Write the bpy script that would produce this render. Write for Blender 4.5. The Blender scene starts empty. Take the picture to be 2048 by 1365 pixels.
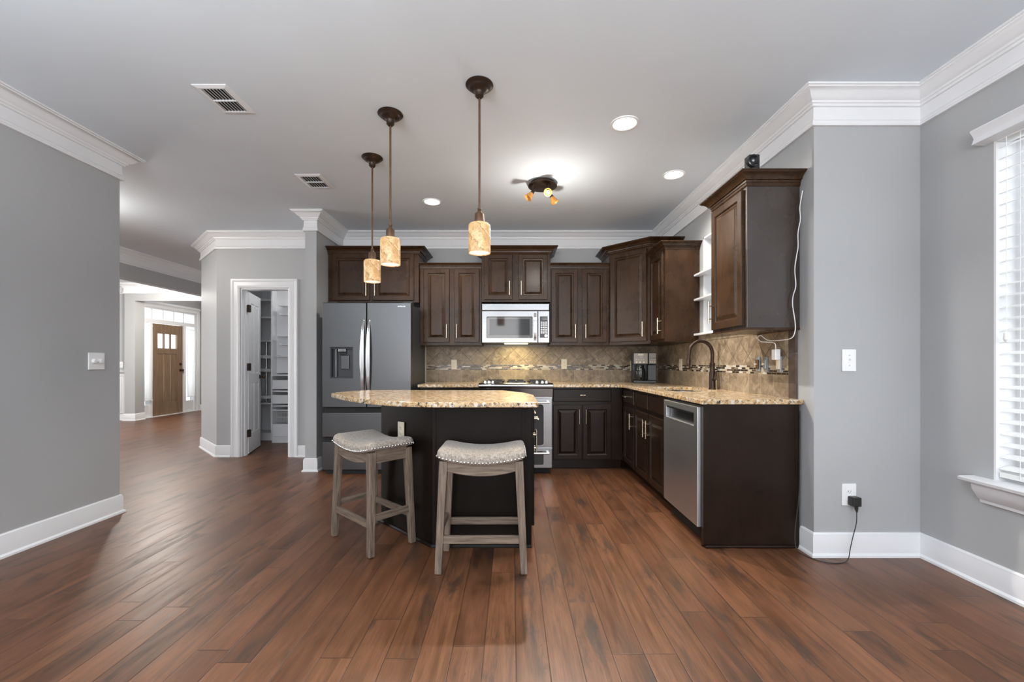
import bpy, bmesh, math, random
from mathutils import Vector, Matrix
random.seed(7)
S = bpy.context.scene
C = S.collection
PI = math.pi

# ------------------------------------------------------------------ camera
EYE = 1.14
cam_d = bpy.data.cameras.new('camera')
cam_d.sensor_width = 36.0
cam_d.lens = 36.0 * 850.0 / 2048.0
cam_d.shift_y = 45.5 / 2048.0
cam_d.clip_start = 0.05
cam_d.clip_end = 100
cam = bpy.data.objects.new('camera', cam_d)
cam.location = (0, 0, EYE)
cam.rotation_euler = (PI / 2, 0, 0)
C.objects.link(cam)
S.camera = cam

# ------------------------------------------------------------------ world, exposure
S.view_settings.view_transform = 'Standard'
S.view_settings.look = 'None'
S.view_settings.gamma = 1.0
S.view_settings.use_curve_mapping = False
S.view_settings.exposure = 0.5
W = bpy.data.worlds.new('overcast_sky')
S.world = W
W.use_nodes = True
W.node_tree.nodes['Background'].inputs[0].default_value = (0.93, 0.96, 1.0, 1)
W.node_tree.nodes['Background'].inputs[1].default_value = 1.1
try:
    S.cycles.max_bounces = 10
    S.cycles.diffuse_bounces = 6
    S.cycles.caustics_reflective = False
    S.cycles.caustics_refractive = False
    S.cycles.sample_clamp_indirect = 6.0
except Exception:
    pass


def area(name, loc, rot, sx, sy, power, col=(1, 1, 1), parent=None, spread=PI):
    d = bpy.data.lights.new(name, 'AREA')
    d.shape = 'RECTANGLE'; d.size = sx; d.size_y = sy
    d.energy = power; d.color = col; d.spread = spread
    o = bpy.data.objects.new(name, d); C.objects.link(o)
    o.location = loc; o.rotation_euler = rot
    if parent: o.parent = parent
    return o


def point(name, loc, power, col=(1, 1, 1), r=0.03, parent=None):
    d = bpy.data.lights.new(name, 'POINT')
    d.energy = power; d.color = col; d.shadow_soft_size = r
    o = bpy.data.objects.new(name, d); C.objects.link(o)
    o.location = loc
    if parent: o.parent = parent
    return o


def spot(name, loc, rot, power, size, blend=0.6, col=(1, 1, 1), r=0.05, parent=None):
    d = bpy.data.lights.new(name, 'SPOT')
    d.energy = power; d.color = col; d.shadow_soft_size = r
    d.spot_size = size; d.spot_blend = blend
    o = bpy.data.objects.new(name, d); C.objects.link(o)
    o.location = loc; o.rotation_euler = rot
    if parent: o.parent = parent
    return o


# area lights: window daylight, and added fill behind the camera
for wx in (-2.0, -0.3, 1.4):
    area('rear_fill', (wx, -3.35, 1.5), (PI / 2, 0, 0), 1.0, 2.1, 30, (0.99, 0.99, 1.0))  # added fill in place of unseen windows behind the camera
area('daylight_side_window', (2.75, 1.67, 1.45), (PI / 2, 0, PI / 2), 0.9, 1.7, 7, (0.96, 0.98, 1.0))
area('ceiling_fill', (1.0, -1.0, 1.75), (PI, 0, 0), 1.8, 1.6, 88, (0.93, 0.97, 1.0))  # added upward fill to brighten the ceiling, no lamp stands here
area('ceiling_fill', (-1.7, -0.6, 1.75), (PI, 0, 0), 1.4, 1.6, 124, (0.93, 0.97, 1.0))  # second added upward fill, for the left part of the ceiling
area('daylight_left_rooms', (-9.8, 3.5, 1.5), (PI / 2, 0, -PI / 2), 5.5, 2.2, 200, (1, 1, 1))
area('daylight_front_door', (-7.95, 9.5, 1.4), (PI / 2, 0, -PI / 2), 1.5, 1.9, 18, (1, 1, 1))


# ------------------------------------------------------------------ helpers
class MB:
    def __init__(s):
        s.v = []; s.f = []

    def add(s, vs, fs):
        n = len(s.v)
        s.v += [tuple(v) for v in vs]
        s.f += [tuple(i + n for i in f) for f in fs]
        return s

    def box(s, x0, x1, y0, y1, z0, z1):
        return s.add([(x0, y0, z0), (x1, y0, z0), (x1, y1, z0), (x0, y1, z0), (x0, y0, z1), (x1, y0, z1), (x1, y1, z1), (x0, y1, z1)],
                     [(0, 3, 2, 1), (4, 5, 6, 7), (0, 1, 5, 4), (1, 2, 6, 5), (2, 3, 7, 6), (3, 0, 4, 7)])

    def prism(s, poly, z0, z1):
        n = len(poly)
        return s.add([(x, y, z0) for x, y in poly] + [(x, y, z1) for x, y in poly],
                     [tuple(range(n - 1, -1, -1)), tuple(range(n, 2 * n))] + [(i, (i + 1) % n, n + (i + 1) % n, n + i) for i in range(n)])

    def loft(s, rings, cap=True, closed=True):
        n = len(rings[0]); vs = [p for r in rings for p in r]; fs = []
        for k in range(len(rings) - 1):
            for i in range(n if closed else n - 1):
                a = k * n + i; b = k * n + (i + 1) % n
                fs.append((a, b, b + n, a + n))
        if cap:
            fs.append(tuple(range(n - 1, -1, -1)))
            fs.append(tuple(range((len(rings) - 1) * n, len(rings) * n)))
        return s.add(vs, fs)

    def lathe(s, prof, c=(0, 0, 0), seg=32, M=None, cap=False):
        rings = []
        for r, z in prof:
            ring = []
            for i in range(seg):
                a = 2 * PI * i / seg
                p = Vector((r * math.cos(a), r * math.sin(a), z))
                if M: p = M @ p
                ring.append(tuple(p + Vector(c)))
            rings.append(ring)
        return s.loft(rings, cap=cap)

    def tube(s, pts, r, seg=10):
        pts = [Vector(p) for p in pts]
        rings = []
        t0 = (pts[1] - pts[0]).normalized()
        up = Vector((0, 0, 1)) if abs(t0.z) < 0.9 else Vector((1, 0, 0))
        n = t0.cross(up).normalized()
        for i, p in enumerate(pts):
            t = ((pts[min(i + 1, len(pts) - 1)] - pts[max(i - 1, 0)])).normalized()
            n = (n - t * n.dot(t)).normalized()
            b = t.cross(n)
            rr = r[i] if isinstance(r, (list, tuple)) else r
            rings.append([tuple(p + (n * math.cos(2 * PI * k / seg) + b * math.sin(2 * PI * k / seg)) * rr) for k in range(seg)])
        return s.loft(rings)

    def beam(s, a, b, w, d, w2=None, d2=None, side=Vector((1, 0, 0))):
        """square bar from a to b; w along side, d along the other direction"""
        a = Vector(a); b = Vector(b); t = (b - a).normalized()
        sd = (side - t * side.dot(t)).normalized(); o = t.cross(sd)
        w2 = w if w2 is None else w2; d2 = d if d2 is None else d2
        R = []
        for p, ww, dd in ((a, w, d), (b, w2, d2)):
            R.append([tuple(p + sd * (sx * ww / 2) + o * (sy * dd / 2)) for sx, sy in ((-1, -1), (1, -1), (1, 1), (-1, 1))])
        return s.loft(R)

    def xf(s, M):
        s.v = [tuple(M @ Vector(v)) for v in s.v]
        return s

    def build(s, name, mat, parent=None, bevel=0, smooth=False, loc=(0, 0, 0), rot=(0, 0, 0), seg=2):
        me = bpy.data.meshes.new(name)
        me.from_pydata(s.v, [], s.f)
        bm = bmesh.new(); bm.from_mesh(me)
        bmesh.ops.recalc_face_normals(bm, faces=bm.faces)
        uv = bm.loops.layers.uv.new('UVMap')
        for f in bm.faces:
            n = f.normal; ax = max(range(3), key=lambda i: abs(n[i]))
            for l in f.loops:
                c = l.vert.co
                l[uv].uv = ((c.y, c.z), (c.x, c.z), (c.x, c.y))[ax]
        bm.to_mesh(me); bm.free()
        if smooth:
            me.polygons.foreach_set('use_smooth', [True] * len(me.polygons))
            me.set_sharp_from_angle(angle=math.radians(smooth if smooth is not True else 38))
        if mat: me.materials.append(mat)
        o = bpy.data.objects.new(name, me); C.objects.link(o)
        o.location = loc; o.rotation_euler = rot
        if parent: o.parent = parent
        if bevel:
            m = o.modifiers.new('bevel', 'BEVEL'); m.width = bevel; m.segments = seg
            m.limit_method = 'ANGLE'; m.angle_limit = math.radians(40)
        return o


def tag(o, label, cat, group=None, kind=None):
    o['label'] = label; o['category'] = cat
    if group: o['group'] = group
    if kind: o['kind'] = kind
    return o


def struct(o, label=None):
    o['kind'] = 'structure'
    if label: o['label'] = label
    return o


def thing(name, label, cat, loc=(0, 0, 0), rz=0, group=None):
    o = bpy.data.objects.new(name, None); C.objects.link(o)
    o.location = loc; o.rotation_euler = (0, 0, rz); o.empty_display_size = 0.1
    return tag(o, label, cat, group)


def kids(root):
    return [o for o in C.objects if o.parent == root]


def dup(root, loc, rz, label, group=None):
    def cp(o, p):
        c = o.copy(); C.objects.link(c)
        if p: c.parent = p
        for k in kids(o): cp(k, c)
        return c
    r = cp(root, None)
    r.location = loc; r.rotation_euler = (0, 0, rz); r['label'] = label
    if group: r['group'] = group
    return r


def sweep(path, prof, side=1, closed=False):
    """profile (outward, z) carried along a 2-D path with mitred corners; side 1 = left normal, -1 = right"""
    P = [Vector(p) for p in path]; n = len(P); rings = []
    def nrm(a, b):
        d = (b - a).normalized(); return Vector((-d.y, d.x)) * side
    for i in range(n):
        ns = []
        if i > 0 or closed: ns.append(nrm(P[i - 1], P[i]))
        if i < n - 1 or closed: ns.append(nrm(P[i], P[(i + 1) % n]))
        m = ns[0] if len(ns) == 1 else (ns[0] + ns[1]) / (1 + ns[0].dot(ns[1]))
        rings.append([(P[i].x + m.x * q, P[i].y + m.y * q, z) for q, z in prof])
    mb = MB()
    if closed: rings.append(rings[0])
    mb.loft(rings, cap=not closed)
    return mb


def rrect(x0, x1, y0, y1, r, n=5):
    pts = []
    for cx, cy, a0 in ((x1 - r, y1 - r, 0), (x0 + r, y1 - r, PI / 2), (x0 + r, y0 + r, PI), (x1 - r, y0 + r, 1.5 * PI)):
        for k in range(n + 1):
            a = a0 + PI / 2 * k / n
            pts.append((cx + r * math.cos(a), cy + r * math.sin(a)))
    return pts


def holed_prism(outer, holes, z0, z1):
    bm = bmesh.new(); edges = []
    for loop in [outer] + holes:
        vs = [bm.verts.new((x, y, z0)) for x, y in loop]
        edges += [bm.edges.new((vs[i], vs[(i + 1) % len(vs)])) for i in range(len(vs))]
    bmesh.ops.triangle_fill(bm, use_beauty=True, use_dissolve=False, edges=edges)
    r = bmesh.ops.extrude_face_region(bm, geom=list(bm.faces))
    for g in r['geom']:
        if isinstance(g, bmesh.types.BMVert): g.co.z = z1
    bm.verts.index_update()
    mb = MB(); mb.v = [tuple(v.co) for v in bm.verts]; mb.f = [tuple(v.index for v in f.verts) for f in bm.faces]
    bm.free(); return mb


def letters(txt, size, mat, parent, loc, rot, name='logo', depth=0.0008):
    cu = bpy.data.curves.new('t', 'FONT'); cu.body = txt; cu.size = size; cu.extrude = depth
    cu.align_x = 'CENTER'; cu.align_y = 'CENTER'
    t = bpy.data.objects.new('t', cu); C.objects.link(t)
    me = bpy.data.meshes.new_from_object(t.evaluated_get(bpy.context.evaluated_depsgraph_get()))
    bpy.data.objects.remove(t)
    me.materials.clear(); me.materials.append(mat)
    o = bpy.data.objects.new(name, me); C.objects.link(o); o.parent = parent
    o.location = loc; o.rotation_euler = rot
    return o


# ------------------------------------------------------------------ materials
class NT:
    def __init__(s, name):
        s.m = bpy.data.materials.new(name); s.m.use_nodes = True
        s.t = s.m.node_tree; s.b = s.t.nodes['Principled BSDF']

    def n(s, typ, **kw):
        o = s.t.nodes.new(typ)
        for k, v in kw.items(): setattr(o, k, v)
        return o

    def put(s, sock, v):
        if hasattr(v, 'is_linked') or isinstance(v, bpy.types.NodeSocket): s.t.links.new(v, sock)
        else: sock.default_value = v

    def M(s, op, a, b=0.0, c=None):
        o = s.n('ShaderNodeMath', operation=op)
        s.put(o.inputs[0], a); s.put(o.inputs[1], b)
        if c is not None: s.put(o.inputs[2], c)
        return o.outputs[0]

    def pos(s):
        return s.n('ShaderNodeNewGeometry').outputs['Position']

    def obj(s):
        return s.n('ShaderNodeTexCoord').outputs['Object']

    def uv(s):
        return s.n('ShaderNodeTexCoord').outputs['UV']

    def sep(s, v):
        o = s.n('ShaderNodeSeparateXYZ'); s.t.links.new(v, o.inputs[0]); return o.outputs

    def comb(s, x, y, z=0.0):
        o = s.n('ShaderNodeCombineXYZ'); s.put(o.inputs[0], x); s.put(o.inputs[1], y); s.put(o.inputs[2], z); return o.outputs[0]

    def scale(s, v, sc):
        o = s.n('ShaderNodeVectorMath', operation='MULTIPLY'); s.t.links.new(v, o.inputs[0]); o.inputs[1].default_value = sc
        return o.outputs[0]

    def noise(s, v, scale=5, detail=4, rough=0.55, dist=0.0):
        o = s.n('ShaderNodeTexNoise'); s.t.links.new(v, o.inputs['Vector'])
        o.inputs['Scale'].default_value = scale; o.inputs['Detail'].default_value = detail
        o.inputs['Roughness'].default_value = rough; o.inputs['Distortion'].default_value = dist
        return o.outputs['Fac']

    def vor(s, v, scale=5, feature='F1', out='Distance'):
        o = s.n('ShaderNodeTexVoronoi', feature=feature); s.t.links.new(v, o.inputs['Vector'])
        o.inputs['Scale'].default_value = scale
        return o.outputs[out]

    def white(s, v):
        o = s.n('ShaderNodeTexWhiteNoise', noise_dimensions='3D'); s.t.links.new(v, o.inputs['Vector'])
        return o.outputs['Value']

    def ramp(s, f, stops):
        o = s.n('ShaderNodeValToRGB'); s.t.links.new(f, o.inputs[0])
        e = o.color_ramp.elements
        e[0].position = stops[0][0]; e[0].color = (*stops[0][1], 1)
        e[1].position = stops[-1][0]; e[1].color = (*stops[-1][1], 1)
        for p, c in stops[1:-1]:
            k = e.new(p); k.color = (*c, 1)
        return o.outputs[0]

    def fade(s, f, a, b, c=0.0, d=1.0):
        o = s.n('ShaderNodeMapRange'); s.t.links.new(f, o.inputs[0])
        for i, v in enumerate((a, b, c, d)): o.inputs[i + 1].default_value = v
        return o.outputs[0]

    def mix(s, f, a, b, mode='MIX'):
        o = s.n('ShaderNodeMix', data_type='RGBA', blend_type=mode)
        s.put(o.inputs[0], f)
        for i, v in ((6, a), (7, b)):
            s.put(o.inputs[i], (*v, 1) if isinstance(v, tuple) and len(v) == 3 else v)
        return o.outputs[2]

    def bump(s, h, strength=0.2, dist=0.01):
        o = s.n('ShaderNodeBump'); o.inputs['Strength'].default_value = strength; o.inputs['Distance'].default_value = dist
        s.t.links.new(h, o.inputs['Height']); s.t.links.new(o.outputs[0], s.b.inputs['Normal'])

    def set(s, **kw):
        names = dict(col='Base Color', rough='Roughness', metal='Metallic', spec='Specular IOR Level', coat='Coat Weight', coatr='Coat Roughness',
                     trans='Transmission Weight', em='Emission Color', es='Emission Strength', alpha='Alpha', ior='IOR', sheen='Sheen Weight',
                     aniso='Anisotropic', sub='Subsurface Weight')
        for k, v in kw.items():
            if isinstance(v, tuple) and len(v) == 3: v = (*v, 1)
            s.put(s.b.inputs[names[k]], v)
        return s.m


def plain(name, col, rough=0.5, metal=0.0, var=0.06, sc=3.0, **kw):
    t = NT(name)
    f = t.noise(t.obj(), sc, 3)
    a = tuple(c * (1 - var) for c in col); b = tuple(min(1, c * (1 + var)) for c in col)
    t.set(col=t.ramp(f, [(0.3, a), (0.7, b)]), rough=rough, metal=metal, **kw)
    return t.m


def paint(name, col, rough, bump=0.03):
    t = NT(name)
    p = t.pos()
    f = t.noise(p, 1.3, 2)
    t.set(col=t.ramp(f, [(0.3, tuple(c * 0.97 for c in col)), (0.7, tuple(c * 1.02 for c in col))]), rough=rough)
    t.bump(t.noise(p, 240, 2), bump, 0.002)
    return t.m


m_wall = paint('grey_wall_paint', (0.40, 0.405, 0.41), 0.5)
m_ceil = paint('ceiling_paint', (0.675, 0.73, 0.785), 0.8)
m_trim = plain('white_trim_paint', (0.74, 0.745, 0.76), 0.32, var=0.015)
m_white = plain('white_plastic', (0.82, 0.82, 0.82), 0.3, var=0.01)
m_ivory = plain('ivory_plastic', (0.72, 0.66, 0.52), 0.35, var=0.02)
m_black = plain('black_plastic', (0.012, 0.012, 0.013), 0.35, var=0.1)
m_dark = plain('dark_recess', (0.006, 0.006, 0.006), 0.7, var=0.1)
m_rubber = plain('black_rubber', (0.02, 0.02, 0.02), 0.6)
m_bglass = plain('black_glass', (0.02, 0.021, 0.023), 0.06, var=0.05)
m_mglass = plain('smoked_glass', (0.14, 0.14, 0.145), 0.05, var=0.05)
m_bronze = plain('oiled_bronze', (0.045, 0.028, 0.02), 0.38, 0.65, var=0.25, sc=20)
m_bronze2 = plain('brown_bronze', (0.13, 0.072, 0.04), 0.4, 0.5, var=0.2, sc=20)
m_pull = plain('champagne_nickel', (0.78, 0.66, 0.48), 0.25, 1.0, var=0.05)
m_nick = plain('polished_nickel', (0.75, 0.74, 0.72), 0.2, 1.0, var=0.03)
m_chrome = plain('bright_steel', (0.8, 0.8, 0.81), 0.15, 1.0, var=0.03)
m_grey_plate = plain('zinc_strap', (0.35, 0.38, 0.4), 0.4, 0.7, var=0.1)


def brushed(name, col, rough, stretch=(2, 2, 160), k=0.08, metal=1.0):
    t = NT(name)
    f = t.noise(t.scale(t.obj(), stretch), 1.0, 3)
    t.set(col=t.ramp(f, [(0.3, tuple(c * (1 - k) for c in col)), (0.7, tuple(c * (1 + k) for c in col))]), metal=metal,
          rough=t.fade(f, 0, 1, rough * 0.85, rough * 1.2))
    return t.m


m_steel = brushed('brushed_steel', (0.27, 0.272, 0.278), 0.22)
m_fridge = brushed('fridge_steel', (0.135, 0.137, 0.14), 0.32, k=0.03)
m_fridge_side = plain('fridge_side_grey', (0.055, 0.058, 0.063), 0.38, 0.2, var=0.05)
m_dw = brushed('dishwasher_steel', (0.66, 0.67, 0.69), 0.38, k=0.05)


def cab_wood(name, lo, hi, rough=0.3, spec=0.35, bump=0.03):
    t = NT(name)
    p = t.obj()
    g = t.noise(t.scale(p, (14, 14, 1.6)), 3.0, 6, 0.6, 0.6)
    b = t.noise(p, 4.5, 3)
    f = t.M('ADD', t.M('MULTIPLY', g, 0.45), t.M('MULTIPLY', b, 0.55))
    t.set(col=t.ramp(f, [(0.3, lo), (0.7, hi)]), rough=t.fade(b, 0.2, 0.8, rough * 0.85, rough * 1.15), spec=spec)
    t.bump(g, bump, 0.002)
    return t.m


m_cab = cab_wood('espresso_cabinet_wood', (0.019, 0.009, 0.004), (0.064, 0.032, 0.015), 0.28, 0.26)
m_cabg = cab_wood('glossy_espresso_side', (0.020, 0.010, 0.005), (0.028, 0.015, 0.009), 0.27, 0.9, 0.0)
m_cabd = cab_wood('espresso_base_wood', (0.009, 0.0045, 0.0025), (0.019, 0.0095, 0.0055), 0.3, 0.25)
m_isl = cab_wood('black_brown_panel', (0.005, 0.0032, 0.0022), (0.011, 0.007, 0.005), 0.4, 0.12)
m_cabin = plain('cabinet_maple_inside', (0.35, 0.2, 0.1), 0.5)


def floor_mat():
    t = NT('hand_scraped_plank_floor')
    x, y, z = t.sep(t.pos())[:3]
    PW, PL = 0.1265, 1.35
    u = t.M('DIVIDE', t.M('SUBTRACT', x, 0.0148), PW)
    row = t.M('FLOOR', u); fu = t.M('FRACT', t.M('ADD', u, 1000.0))
    r1 = t.white(t.comb(row, 3.7, 1.1))
    v = t.M('ADD', t.M('DIVIDE', y, PL), t.M('MULTIPLY', r1, 9.0))
    col = t.M('FLOOR', v); fv = t.M('FRACT', t.M('ADD', v, 1000.0))
    pid = t.white(t.comb(row, col, 0.5)); pid2 = t.white(t.comb(col, row, 8.5))
    eu = t.M('MULTIPLY', t.M('MINIMUM', fu, t.M('SUBTRACT', 1.0, fu)), PW)
    ev = t.M('MULTIPLY', t.M('MINIMUM', fv, t.M('SUBTRACT', 1.0, fv)), PL)
    e = t.M('MINIMUM', eu, ev)
    seam = t.fade(e, 0.0006, 0.0026, 1.0, 0.0)
    pv = t.comb(t.M('ADD', x, t.M('MULTIPLY', pid, 11.0)), t.M('ADD', y, t.M('MULTIPLY', pid2, 17.0)), pid)
    grain = t.noise(t.scale(pv, (46, 2.6, 1)), 1.0, 8, 0.66, 0.35)
    fine = t.noise(t.scale(pv, (210, 8, 1)), 1.0, 5, 0.75, 0.2)
    blotch = t.noise(t.scale(pv, (6.0, 1.6, 1)), 1.0, 5, 0.62, 0.4)
    smoke = t.noise(t.scale(pv, (13.0, 2.4, 1)), 1.0, 6, 0.72, 0.6)
    knot = t.M('MULTIPLY', t.fade(smoke, 0.47, 0.62, 0.0, 1.0), t.fade(t.noise(t.scale(pv, (3.8, 1.5, 1)), 1.0, 2, 0.5), 0.47, 0.60, 0.0, 1.0))
    pit = t.fade(t.noise(t.scale(pv, (120, 42, 1)), 1.0, 2, 0.6), 0.70, 0.76, 0.0, 1.0)
    base = t.ramp(pid, [(0.0, (0.103, 0.040, 0.0165)), (0.5, (0.150, 0.060, 0.025)), (1.0, (0.200, 0.085, 0.037))])
    c = t.mix(t.fade(grain, 0.33, 0.66), t.mix(1.0, base, (0.50, 0.46, 0.42), 'MULTIPLY'), base)
    c = t.mix(t.fade(blotch, 0.42, 0.72, 0.0, 0.5), c, (0.25, 0.105, 0.055))
    c = t.mix(t.fade(fine, 0.46, 0.70, 0.0, 0.55), c, (0.06, 0.025, 0.014))
    c = t.mix(t.M('MULTIPLY', knot, 0.8), c, (0.030, 0.018, 0.012))
    c = t.mix(t.M('MULTIPLY', pit, 0.7), c, (0.03, 0.015, 0.01))
    c = t.mix(t.M('MULTIPLY', seam, 0.85), c, (0.022, 0.010, 0.007))
    ro = t.M('ADD', t.fade(grain, 0.3, 0.7, 0.33, 0.43), t.M('MULTIPLY', knot, 0.06))
    t.set(col=c, rough=ro, spec=0.5)
    h = t.M('SUBTRACT', t.M('ADD', t.M('MULTIPLY', grain, 0.35), t.M('MULTIPLY', blotch, 0.5)), t.M('ADD', t.M('MULTIPLY', seam, 1.2), t.M('MULTIPLY', pit, 0.8)))
    t.bump(h, 0.2, 0.004)
    return t.m


m_floor = floor_mat()


def granite(name='gold_granite'):
    t = NT(name)
    p = t.pos()
    a = t.noise(p, 48, 5, 0.75)
    big = t.noise(p, 9, 3)
    c = t.ramp(a, [(0.30, (0.07, 0.045, 0.025)), (0.40, (0.34, 0.2, 0.09)), (0.50, (0.56, 0.38, 0.19)), (0.62, (0.68, 0.53, 0.33)), (0.75, (0.8, 0.75, 0.66))])
    w = t.fade(t.noise(p, 30, 4, 0.7), 0.52, 0.60, 0.0, 0.85)
    c = t.mix(w, c, (0.72, 0.69, 0.62))
    k = t.fade(t.noise(t.scale(p, (1.0, 1.0, 1.0)), 46, 5, 0.8), 0.54, 0.58, 0.0, 0.96)
    c = t.mix(k, c, (0.018, 0.015, 0.013))
    c = t.mix(t.fade(big, 0.4, 0.7, 0, 0.3), c, (0.5, 0.32, 0.14))
    t.set(col=c, rough=0.16, spec=0.5)
    t.bump(a, 0.03, 0.002)
    return t.m


m_gran = granite()


def tile_mat():
    t = NT('travertine_backsplash')
    uv = t.sep(t.uv()); u, v = uv[0], uv[1]

    def cells(uu, vv, w, h, off, g):
        b = t.M('DIVIDE', vv, h); row = t.M('FLOOR', b); fb = t.M('FRACT', t.M('ADD', b, 500.0))
        a = t.M('ADD', t.M('DIVIDE', uu, w), t.M('MULTIPLY', row, off)); cl = t.M('FLOOR', a); fa = t.M('FRACT', t.M('ADD', a, 500.0))
        ex = t.M('MULTIPLY', t.M('MINIMUM', fa, t.M('SUBTRACT', 1.0, fa)), w)
        ey = t.M('MULTIPLY', t.M('MINIMUM', fb, t.M('SUBTRACT', 1.0, fb)), h)
        return t.white(t.comb(cl, row, 1.3)), t.fade(t.M('MINIMUM', ex, ey), g * 0.6, g, 1.0, 0.0)
    s = 0.70711
    du = t.M('MULTIPLY', t.M('ADD', u, v), s); dv = t.M('MULTIPLY', t.M('SUBTRACT', v, u), s)
    i1, g1 = cells(u, t.M('SUBTRACT', v, 0.917), 0.152, 0.152, 0.0, 0.0026)
    i2, g2 = cells(t.M('ADD', du, -0.01), t.M('ADD', dv, 0.02), 0.155, 0.155, 0.0, 0.0026)
    i3, g3 = cells(u, t.M('SUBTRACT', v, 1.066), 0.052, 0.0157, 0.37, 0.0016)
    band = t.M('MULTIPLY', t.M('GREATER_THAN', v, 1.066), t.M('LESS_THAN', v, 1.129))
    low = t.M('LESS_THAN', v, 1.066)
    p3 = t.comb(u, v, 0)
    n1 = t.noise(p3, 14, 6, 0.7, 0.8); n2 = t.noise(p3, 70, 4, 0.7)
    stone = t.ramp(n1, [(0.34, (0.105, 0.073, 0.045)), (0.5, (0.21, 0.155, 0.10)), (0.66, (0.37, 0.295, 0.205))])
    stone = t.mix(t.fade(n2, 0.58, 0.68, 0, 0.6), stone, (0.09, 0.06, 0.04))
    idx = t.M('ADD', t.M('MULTIPLY', low, i1), t.M('MULTIPLY', t.M('SUBTRACT', 1.0, low), i2))
    stone = t.mix(t.fade(idx, 0, 1, 0.0, 0.4), stone, (0.4, 0.31, 0.21))
    gr = t.M('ADD', t.M('MULTIPLY', low, g1), t.M('MULTIPLY', t.M('SUBTRACT', 1.0, low), g2))
    stone = t.mix(gr, stone, t.mix(low, (0.085, 0.06, 0.038), (0.36, 0.30, 0.21)))
    mos = t.n('ShaderNodeValToRGB'); t.t.links.new(i3, mos.inputs[0]); mos.color_ramp.interpolation = 'CONSTANT'
    e = mos.color_ramp.elements; e[0].position = 0; e[0].color = (0.022, 0.014, 0.01, 1); e[1].position = 0.36; e[1].color = (0.42, 0.36, 0.27, 1)
    for q, cc in ((0.55, (0.2, 0.14, 0.09)), (0.72, (0.5, 0.47, 0.42)), (0.86, (0.08, 0.05, 0.035))):
        k = e.new(q); k.color = (*cc, 1)
    mosc = t.mix(g3, mos.outputs[0], (0.34, 0.29, 0.21))
    t.set(col=t.mix(band, stone, mosc), rough=t.M('SUBTRACT', 0.42, t.M('MULTIPLY', band, 0.2)))
    gg = t.M('ADD', t.M('MULTIPLY', band, g3), t.M('MULTIPLY', t.M('SUBTRACT', 1.0, band), gr))
    t.bump(t.M('SUBTRACT', t.M('MULTIPLY', n1, 0.2), gg), 0.35, 0.003)
    return t.m


m_tile = tile_mat()
m_tile_edge = plain('dark_edge_tile', (0.085, 0.06, 0.045), 0.4, var=0.5, sc=14)


def wood2(name, lo, hi, sc=(30, 30, 2.0), rough=0.6):
    t = NT(name)
    f = t.noise(t.scale(t.obj(), sc), 2.2, 6, 0.65, 0.5)
    t.set(col=t.ramp(f, [(0.3, lo), (0.7, hi)]), rough=rough)
    t.bump(f, 0.25, 0.003)
    return t.m


m_stool = wood2('weathered_oak', (0.055, 0.038, 0.028), (0.25, 0.185, 0.135))
m_stoolh = wood2('weathered_oak_rail', (0.055, 0.038, 0.028), (0.25, 0.185, 0.135), (2.0, 30, 30))
m_stooly = wood2('weathered_oak_side_rail', (0.055, 0.038, 0.028), (0.25, 0.185, 0.135), (30, 2.0, 30))
m_fdoor = wood2('stained_oak_door', (0.13, 0.078, 0.042), (0.24, 0.155, 0.09), (16, 16, 1.3), 0.45)


def linen():
    t = NT('oatmeal_linen')
    p = t.obj()
    a = t.noise(t.scale(p, (380, 60, 60)), 1.0, 3); b = t.noise(t.scale(p, (60, 380, 60)), 1.0, 3)
    f = t.M('ADD', t.M('MULTIPLY', a, 0.5), t.M('MULTIPLY', b, 0.5))
    t.set(col=t.ramp(f, [(0.38, (0.19, 0.16, 0.13)), (0.62, (0.47, 0.41, 0.35))]), rough=0.9, sheen=0.2)
    t.bump(f, 0.4, 0.002)
    return t.m


m_linen = linen()


def shade_mat():
    t = NT('amber_veined_art_glass')
    p = t.obj()
    n = t.noise(p, 22, 5, 0.7, 0.8); sp = t.noise(p, 130, 3, 0.7)
    x, y, z = t.sep(p)[:3]
    swirl = t.M('ABSOLUTE', t.M('SINE', t.M('ADD', t.M('ADD', t.M('MULTIPLY', x, 30.0), t.M('MULTIPLY', z, 24.0)), t.M('MULTIPLY', n, 5.0))))
    vein = t.fade(swirl, 0.04, 0.17, 1.0, 0.0)
    c = t.ramp(n, [(0.3, (0.38, 0.19, 0.06)), (0.5, (0.62, 0.38, 0.17)), (0.7, (0.80, 0.60, 0.36))])
    c = t.mix(t.fade(sp, 0.55, 0.68, 0, 0.6), c, (0.22, 0.11, 0.035))
    c = t.mix(t.M('MULTIPLY', vein, 0.9), c, (0.07, 0.03, 0.01))
    t.set(col=c, rough=0.3, em=c, es=0.3)
    return t.m


m_shade = shade_mat()


def emit(name, col, st):
    t = NT(name); t.set(col=(0.8, 0.8, 0.8), em=col, es=st); return t.m


m_bulb = emit('bulb_glow', (1, 0.86, 0.66), 6)
m_shin = emit('shade_inside_glow', (1, 0.9, 0.76), 0.7)
m_can = emit('led_lens', (1, 0.98, 0.94), 5)
m_amber = NT('amber_glass').set(col=(0.42, 0.19, 0.04), rough=0.25, em=(0.6, 0.26, 0.05), es=0.12)
m_hot = emit('halogen_glow', (1, 0.9, 0.7), 25)
m_mwl = emit('hood_lamp_lens', (1, 0.85, 0.45), 4)


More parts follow.
